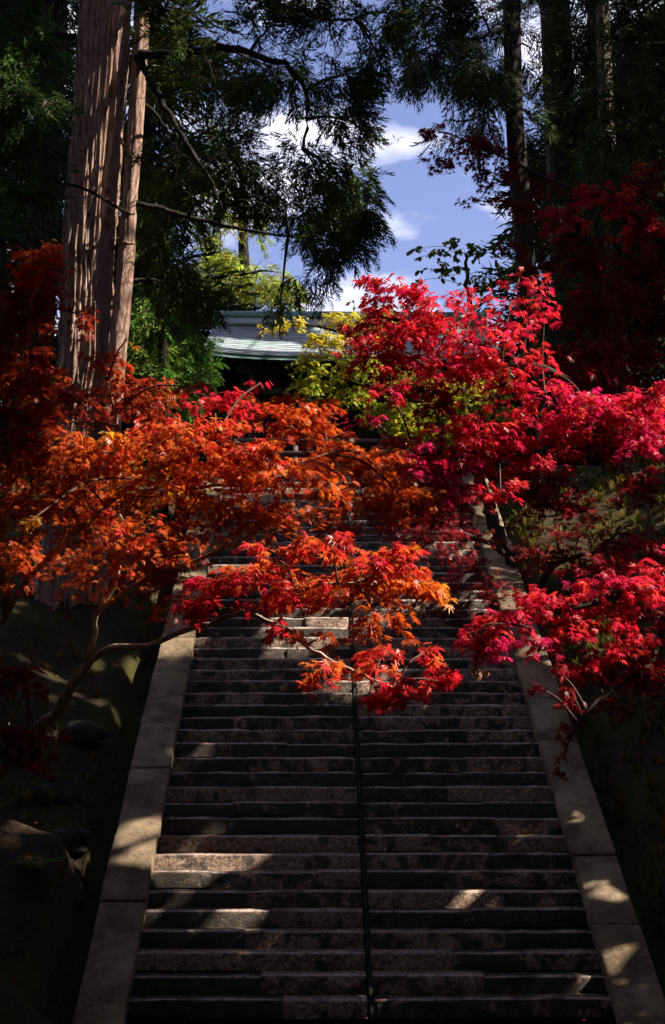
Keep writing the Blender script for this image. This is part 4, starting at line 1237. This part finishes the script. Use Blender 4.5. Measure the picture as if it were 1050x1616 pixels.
for t, dat, n_ in zip(maples, data, NL):
    c_ = cnt[off:off + n_]; off += n_
    top = np.argsort(-c_)[:300]
    rest = np.ones(n_, bool); rest[top] = False
    V, T, C = scatter(MT, *[v[rest] for v in dat])
    o = link('foliage', mesh_np('foliage', V, T, M['maple'], col=C), t.root); o['kind'] = 'stuff'
    # shared leaf blades: shape x colour
    pal = np.unique(np.round(dat[4][top] * 14) / 14 + 0.004, axis=0)
    meshes = {}
    R = frames(dat[1], dat[2])
    for k in top:
        c0 = np.round(dat[4][k] * 14) / 14
        c0 = np.where(dat[4][k] < 0.07, np.round(dat[4][k] * 60) / 60 + 0.003, c0)
        key = (int(dat[5][k]), tuple(np.round(c0, 3)))
        if key not in meshes:
            tv, tt = MT[key[0]]
            meshes[key] = mesh_np('leaf', tv, tt, M['maple'], col=np.tile(c0, (len(tv), 1)))
        o = link('leaf', meshes[key], t.root)
        m4 = Matrix.Identity(4)
        for r_ in range(3):
            for q_ in range(3): m4[r_][q_] = R[k][r_, q_] * dat[3][k]
            m4[r_][3] = dat[0][k][r_]
        o.matrix_parent_inverse = Matrix.Translation(-Vector(t.root.location))
        o.matrix_basis = m4
    t.finish_twigs('twig')


def withered(parent, p, l, n):
    pos_ = p + rng.normal(0, l * 0.16, (n, 3)) * [1, 1, 1.6] + [0, 0, -l * 0.3]
    d_ = np.tile([0, 0, -1.0], (n, 1)) + rng.normal(0, 0.22, (n, 3))
    cc_ = np.array([(0.22, 0.08, 0.03), (0.30, 0.11, 0.04), (0.16, 0.05, 0.02)])[rng.integers(0, 3, n)]
    V_, T_, C_ = scatter([(a * [0.28, 1, 1.4], b) for a, b in MT], pos_, d_, rng.normal(size=(n, 3)), np.full(n, l), cc_, rng.integers(0, 5, n))
    o = link('withered_leaves', mesh_np('withered_leaves', V_, T_, M['maple'], col=C_), parent); o['label'] = 'bunch of withered brown leaves hanging down'


withered(mapR.root, P(757, 1045, 5.9), 0.10, 9)
withered(mapR.root, P(797, 575, 6.6), 0.12, 10)

# far dark-red maple leaning over the right balustrade
fb = gpt(3.12, 21.5)
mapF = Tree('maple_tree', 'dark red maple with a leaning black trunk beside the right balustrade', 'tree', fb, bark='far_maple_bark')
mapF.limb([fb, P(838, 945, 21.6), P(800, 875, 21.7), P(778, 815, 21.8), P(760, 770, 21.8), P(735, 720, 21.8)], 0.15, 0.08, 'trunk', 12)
mapF.limb([P(800, 875, 21.7), P(760, 850, 21.0), P(700, 840, 20.5), P(640, 850, 20.2)], 0.05, 0.015)
mapF.limb([P(838, 945, 21.6), P(880, 890, 21.4), P(940, 870, 21.2), P(980, 830, 21)], 0.06, 0.02)
mapF.limb([P(760, 770, 21.8), P(700, 770, 21.2), P(640, 790, 20.8), P(600, 800, 20.6)], 0.05, 0.015)
for a_ in ((690, 850, 70, 34, 20.4, 0.55), (640, 820, 70, 34, 20.6, 0.7), (720, 800, 60, 30, 21, 0.7), (600, 800, 60, 30, 20.8, 0.6), (730, 900, 50, 40, 20.3, 0.4), (690, 960, 60, 40, 20, 0.35), (770, 930, 40, 40, 20.5, 0.4), (870, 850, 60, 30, 21, 0.35), (840, 880, 50, 24, 20.8, 0.4), (930, 840, 60, 30, 21, 0.4), (830, 760, 50, 24, 21.5, 0.6), (760, 850, 40, 20, 20.8, 0.4), (780, 990, 50, 30, 20, 0.4)):
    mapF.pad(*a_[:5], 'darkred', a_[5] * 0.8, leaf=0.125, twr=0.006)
mapF.finish_twigs('twig')
mapF.crown(MT, 'maple', 'foliage', None)

# yellow-green maple before the gate
yb = gpt(3.55, 26.2)
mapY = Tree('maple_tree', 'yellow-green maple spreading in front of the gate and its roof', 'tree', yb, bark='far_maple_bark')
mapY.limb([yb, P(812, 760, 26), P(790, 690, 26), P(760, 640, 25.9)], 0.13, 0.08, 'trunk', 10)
mapY.limb([P(790, 690, 26), P(700, 650, 25.7), P(620, 620, 25.6), P(550, 600, 25.5), P(490, 590, 25.5)], 0.06, 0.015)
mapY.limb([P(760, 640, 25.9), P(680, 580, 25.8), P(580, 540, 25.6), P(500, 515, 25.5), P(440, 505, 25.5)], 0.05, 0.012)
for a_ in ((465, 510, 34, 12, 25.5, 'yellow', 0.6), (430, 520, 24, 14, 25.5, 'yellow', 0.5), (520, 545, 44, 22, 25.5, 'yellow', 0.8), (490, 575, 40, 22, 25.4, 'lime', 0.9), (560, 580, 50, 26, 25.5, 'lime', 0.9), (490, 610, 44, 18, 25.4, 'lime', 0.9), (560, 625, 46, 18, 25.5, 'lime', 0.9), (580, 530, 50, 22, 25.6, 'yellow', 0.8),
           (620, 650, 60, 26, 25.6, 'lime', 0.9), (690, 660, 60, 26, 25.7, 'lime', 1.0), (740, 620, 60, 26, 25.8, 'lime', 0.9), (700, 690, 60, 20, 25.6, 'lime', 0.8), (640, 690, 50, 20, 25.5, 'lime', 0.7), (650, 600, 60, 30, 25.7, 'lime', 0.8), (780, 650, 50, 30, 25.9, 'lime', 0.7), (640, 730, 30, 12, 25.4, 'lime', 0.5), (540, 505, 36, 16, 25.6, 'yellow', 0.8), (600, 500, 40, 20, 25.7, 'lime', 0.8), (500, 540, 30, 18, 25.4, 'yellow', 0.7)):
    mapY.pad(*a_[:6], a_[6] * 0.9, leaf=0.14, twr=0.006, mixin='yellow', oval=False)
mapY.finish_twigs('twig')
mapY.crown(MT, 'small', 'foliage', None)

# small broadleaf trees against the sky
db = gpt(6.2, 38.0)
tD = Tree('broadleaf_tree', 'small-leaved green tree seen against the sky above the red maple', 'tree', db, bark='far_maple_bark')
tD.limb([db, P(760, 560, 38), P(740, 470, 38), P(735, 400, 38)], 0.14, 0.04, 'trunk', 8)
for a_ in ((680, 405, 40, 14, 38), (730, 390, 40, 18, 38), (770, 400, 40, 20, 38), (700, 430, 50, 14, 38), (770, 440, 60, 16, 38), (655, 395, 18, 8, 38), (640, 450, 30, 10, 38), (830, 440, 50, 30, 38)):
    tD.pad(*a_, 'green', 0.16, leaf=0.17, twr=0.01, oval=True)
tD.finish_twigs('dark_bark')
tD.crown(OT, 'small', 'foliage', None)

rng = np.random.default_rng(31)
# ------------------------------------------------------------------ small things on the banks
def blade_template(k, n=9, w=0.05, spread=0.5):
    r = np.random.default_rng(200 + k); V, T = [], []
    for q in range(n):
        a = r.uniform(0, 2 * pi); s_ = np.array([-sin(a), cos(a), 0]) * w
        o_ = np.array([cos(a), sin(a), 0]); l = r.uniform(0.6, 1.0); sp = spread * r.uniform(0.3, 1.2)
        p0 = o_ * 0.05; p1 = o_ * sp * 0.5 + np.array([0, 0, l * 0.62]); p2 = o_ * sp * 1.1 + np.array([0, 0, l * 0.75])
        b_ = len(V); V += [p0 - s_, p0 + s_, p1 - s_ * 0.7, p1 + s_ * 0.7, p2]
        T += [(b_, b_ + 1, b_ + 3), (b_, b_ + 3, b_ + 2), (b_ + 2, b_ + 3, b_ + 4)]
    return np.array(V), np.array(T)


GT = [blade_template(k) for k in range(4)]
n = 3000
x = np.where(rng.random(n) < 0.85, rng.uniform(2.95, 7.5, n), rng.uniform(-7.5, -2.95, n)); y = rng.uniform(13.0, 29.0, n)
pos = np.stack([x, y, ground_z(x, y) - 0.02], -1)
gc = np.array([(0.07, 0.07, 0.012), (0.11, 0.09, 0.015), (0.04, 0.045, 0.008), (0.13, 0.07, 0.018)])[rng.integers(0, 4, n)]
V, T, C = scatter(GT, pos, np.tile([0, 1.0, 0], (n, 1)) + rng.normal(0, 0.5, (n, 3)) * [1, 1, 0.1], np.tile([0, 0, 1.0], (n, 1)), rng.uniform(0.12, 0.34, n), gc, rng.integers(0, 4, n))
o = link('ground_cover', mesh_np('ground_cover', V, T, M['small'], col=C)); tag(o, 'low tufts of grass and undergrowth covering both banks', 'undergrowth', kind='stuff')
n = 6000
x = rng.uniform(-7.5, 7.5, n); y = rng.uniform(12.6, 28.0, n)
on = np.abs(x) < HALF - 0.05
ks = np.clip(np.floor((y - Y0) / TREAD), -1, NSTEP - 1)
fy = np.where(on & (ks >= 0), Y0 + ks * TREAD + 0.05 + ((y - Y0) / TREAD - ks) * (TREAD - 0.09), y)
z = np.where(on, np.where(ks >= 0, (ks + 1) * RISE + 0.012, 0.012), ground_z(x, y) + 0.03)
ok = (on & (rng.random(n) < 0.25) & (np.abs(x) > 0.1)) | (np.abs(x) > 2.95)
pos = np.stack([x, fy, z], -1)[ok]; n = len(pos)
fc = np.array([(0.45, 0.06, 0.02), (0.5, 0.2, 0.03), (0.2, 0.07, 0.03), (0.3, 0.02, 0.02)])[rng.integers(0, 4, n)]
V, T, C = scatter([(a * [1, 1, 0.4], b) for a, b in MT], pos, rng.normal(size=(n, 3)) * [1, 1, 0.08], np.tile([0, 0, 1.0], (n, 1)) + rng.normal(0, 0.15, (n, 3)), rng.uniform(0.05, 0.09, n), fc, rng.integers(0, 5, n))
o = link('fallen_leaves', mesh_np('fallen_leaves', V, T, M['maple'], col=C)); tag(o, 'fallen maple leaves lying on the banks and steps', 'leaves', kind='stuff')


def rock(p, r, seed, lab):
    q = np.random.default_rng(seed)
    nu, nv = 10, 7
    th = np.linspace(0, pi, nv)[:, None]; ph = np.linspace(0, 2 * pi, nu, endpoint=False)[None, :]
    rr = r * (1 + 0.22 * q.normal(size=(nv, nu))); rr[0] = rr[0].mean(); rr[-1] = rr[-1].mean()
    V = np.stack([rr * np.sin(th) * np.cos(ph) * 1.2, rr * np.sin(th) * np.sin(ph), 0.75 * rr * np.cos(th) + 0 * ph], -1).reshape(-1, 3) + p
    i_ = np.arange(nv - 1)[:, None] * nu; j_ = np.arange(nu)[None, :]
    Q = np.stack([i_ + j_, i_ + nu + j_, i_ + nu + (j_ + 1) % nu, i_ + (j_ + 1) % nu], -1).reshape(-1, 4)
    o = link('rock', mesh_np('rock', V, None, M['rock'], quads=Q)); tag(o, lab, 'rock', 'rocks on the left bank')


rock(gpt(-3.45, 16.9, 0.05), 0.24, 1, 'upper mossy rock beside the left balustrade')
rock(gpt(-3.55, 15.9, 0.0), 0.22, 2, 'middle mossy rock beside the left balustrade')
rock(gpt(-3.25, 15.2, -0.02), 0.2, 3, 'lowest mossy rock beside the left balustrade')


def fern(p, l, n, lab, seed):
    q = np.random.default_rng(seed)
    root = empty('fern', p); tag(root, lab, 'fern')
    for k in range(n):
        a = k * 2.4 + q.uniform(-0.3, 0.3); o_ = np.array([cos(a), sin(a), 0]); s_ = np.array([-sin(a), cos(a), 0]); V, T = [], []
        L_ = l * q.uniform(0.75, 1.1)
        for m_ in range(14):
            t = (m_ + 1) / 14; c_ = p + o_ * L_ * t * 0.9 + np.array([0, 0, L_ * (1.1 * t - 0.85 * t * t)])
            w_ = L_ * 0.22 * sin(pi * min(1, t * 0.9 + 0.08)) + 0.01
            for sd in (-1, 1):
                b_ = len(V); e = c_ + s_ * sd * w_ + o_ * w_ * 0.35 - np.array([0, 0, w_ * 0.2])
                V += [c_ - o_ * 0.014, c_ + o_ * 0.014, e]; T.append((b_, b_ + 1, b_ + 2))
        me = mesh_np('frond', V, T, M['small'], col=np.tile(np.array((0.09, 0.13, 0.03)), (len(V), 1)))
        link('frond', me, root)


fern(gpt(-3.35, 13.9, 0.08), 0.42, 11, 'small fern beside the foot of the left balustrade', 1)
fern(gpt(3.55, 13.9, 0.08), 0.40, 10, 'small fern at the right edge beside the lower balustrade', 2)
fern(gpt(3.7, 19.2, 0.08), 0.45, 11, 'sunlit fern on the right bank below the crimson leaves', 3)

# ------------------------------------------------------------------ unseen tall cedars added around the approach so their crowns shade it
rng = np.random.default_rng(41)
side_spots = [(8.2, -12.0), (9.0, -7.5), (7.6, -3.0), (8.6, -0.3), (7.4, 5.6), (8.8, 10.5), (8.0, 15.0), (9.6, 19.5), (9.0, 24.0), (9.4, 28.0), (10.6, 32.5)]
left_spots = [(-7.6, -9.0), (-8.4, -4.0), (-7.2, 1.0), (-8.2, 6.0), (-7.6, 11.0), (-8.8, 16.0)]
back_spots = [(-4.0, -9.0), (0.3, -11.0), (4.2, -9.5)]
for k_, (x, y) in enumerate(side_spots + left_spots + back_spots):
    b_ = gpt(x, y)
    right = k_ < len(side_spots)
    if right: lab, g_ = 'unseen tall cedar added right of the steps to block the sun', 'unseen cedars added to shade the steps from the right'
    elif y > -13 and x < -5: lab, g_ = 'unseen tall cedar added left of the approach to block skylight', 'unseen cedars added to shade the approach from the left'
    else: lab, g_ = 'unseen tall cedar added behind the viewer to block skylight', 'unseen cedars added behind the viewer for shade'
    t = Tree('cedar_tree', lab, 'tree', b_, g_, bark='dark_bark')
    t.limb([b_, b_ + (0.1, 0, 9), b_ + (0.2, 0.1, 18), b_ + (0.1, 0, 29)], 0.38, 0.08, 'trunk', 10)
    for z in np.arange(1.0 if y < 9 else 3.0, 28, 1.4 if right else 1.9) if abs(x) > 5 else np.arange(0.8, 9, 0.9):
        R_ = 3.0 * (1 - 0.40 * max(0, z - 10) / 20)
        a0 = rng.uniform(0, 6.28)
        for q in range(3):
            a = a0 + q * 2.09
            c_ = b_ + np.array([0.1 + cos(a) * R_ * 0.55, sin(a) * R_ * 0.62, z + rng.uniform(-0.3, 0.3)])
            t.bough(0, 0, 0, 0, 0, 17 if right else 9, mul=1, size=1.6 if right else 2.2, col=FG, C=c_, rad=(R_ * 0.6, R_ * 0.62, 0.9), temps=3, br=0.04)
    if -4 < y < 7 and abs(x) > 5:          # boughs added over the approach, above the view, to darken the lowest steps
        s_ = -1 if x > 0 else 1
        for q in range(3):
            yy = y + q * 1.6 - 1.6; zz = max(6.5, 0.66 * yy + 3.8) + rng.uniform(0, 0.8)
            t.bough(0, 0, 0, 0, 0, 80, mul=1, size=1.8, col=FG, C=np.array([x + s_ * (4.2 + 1.2 * (q % 2)), yy, zz]), rad=(3.0, 1.8, 0.7), temps=3, br=0.06)
    t.crown(CT, 'cedar', grow=0.0, outside=True)
print('TRIS', sum(len(m.polygons) * 1 for m in bpy.data.meshes))
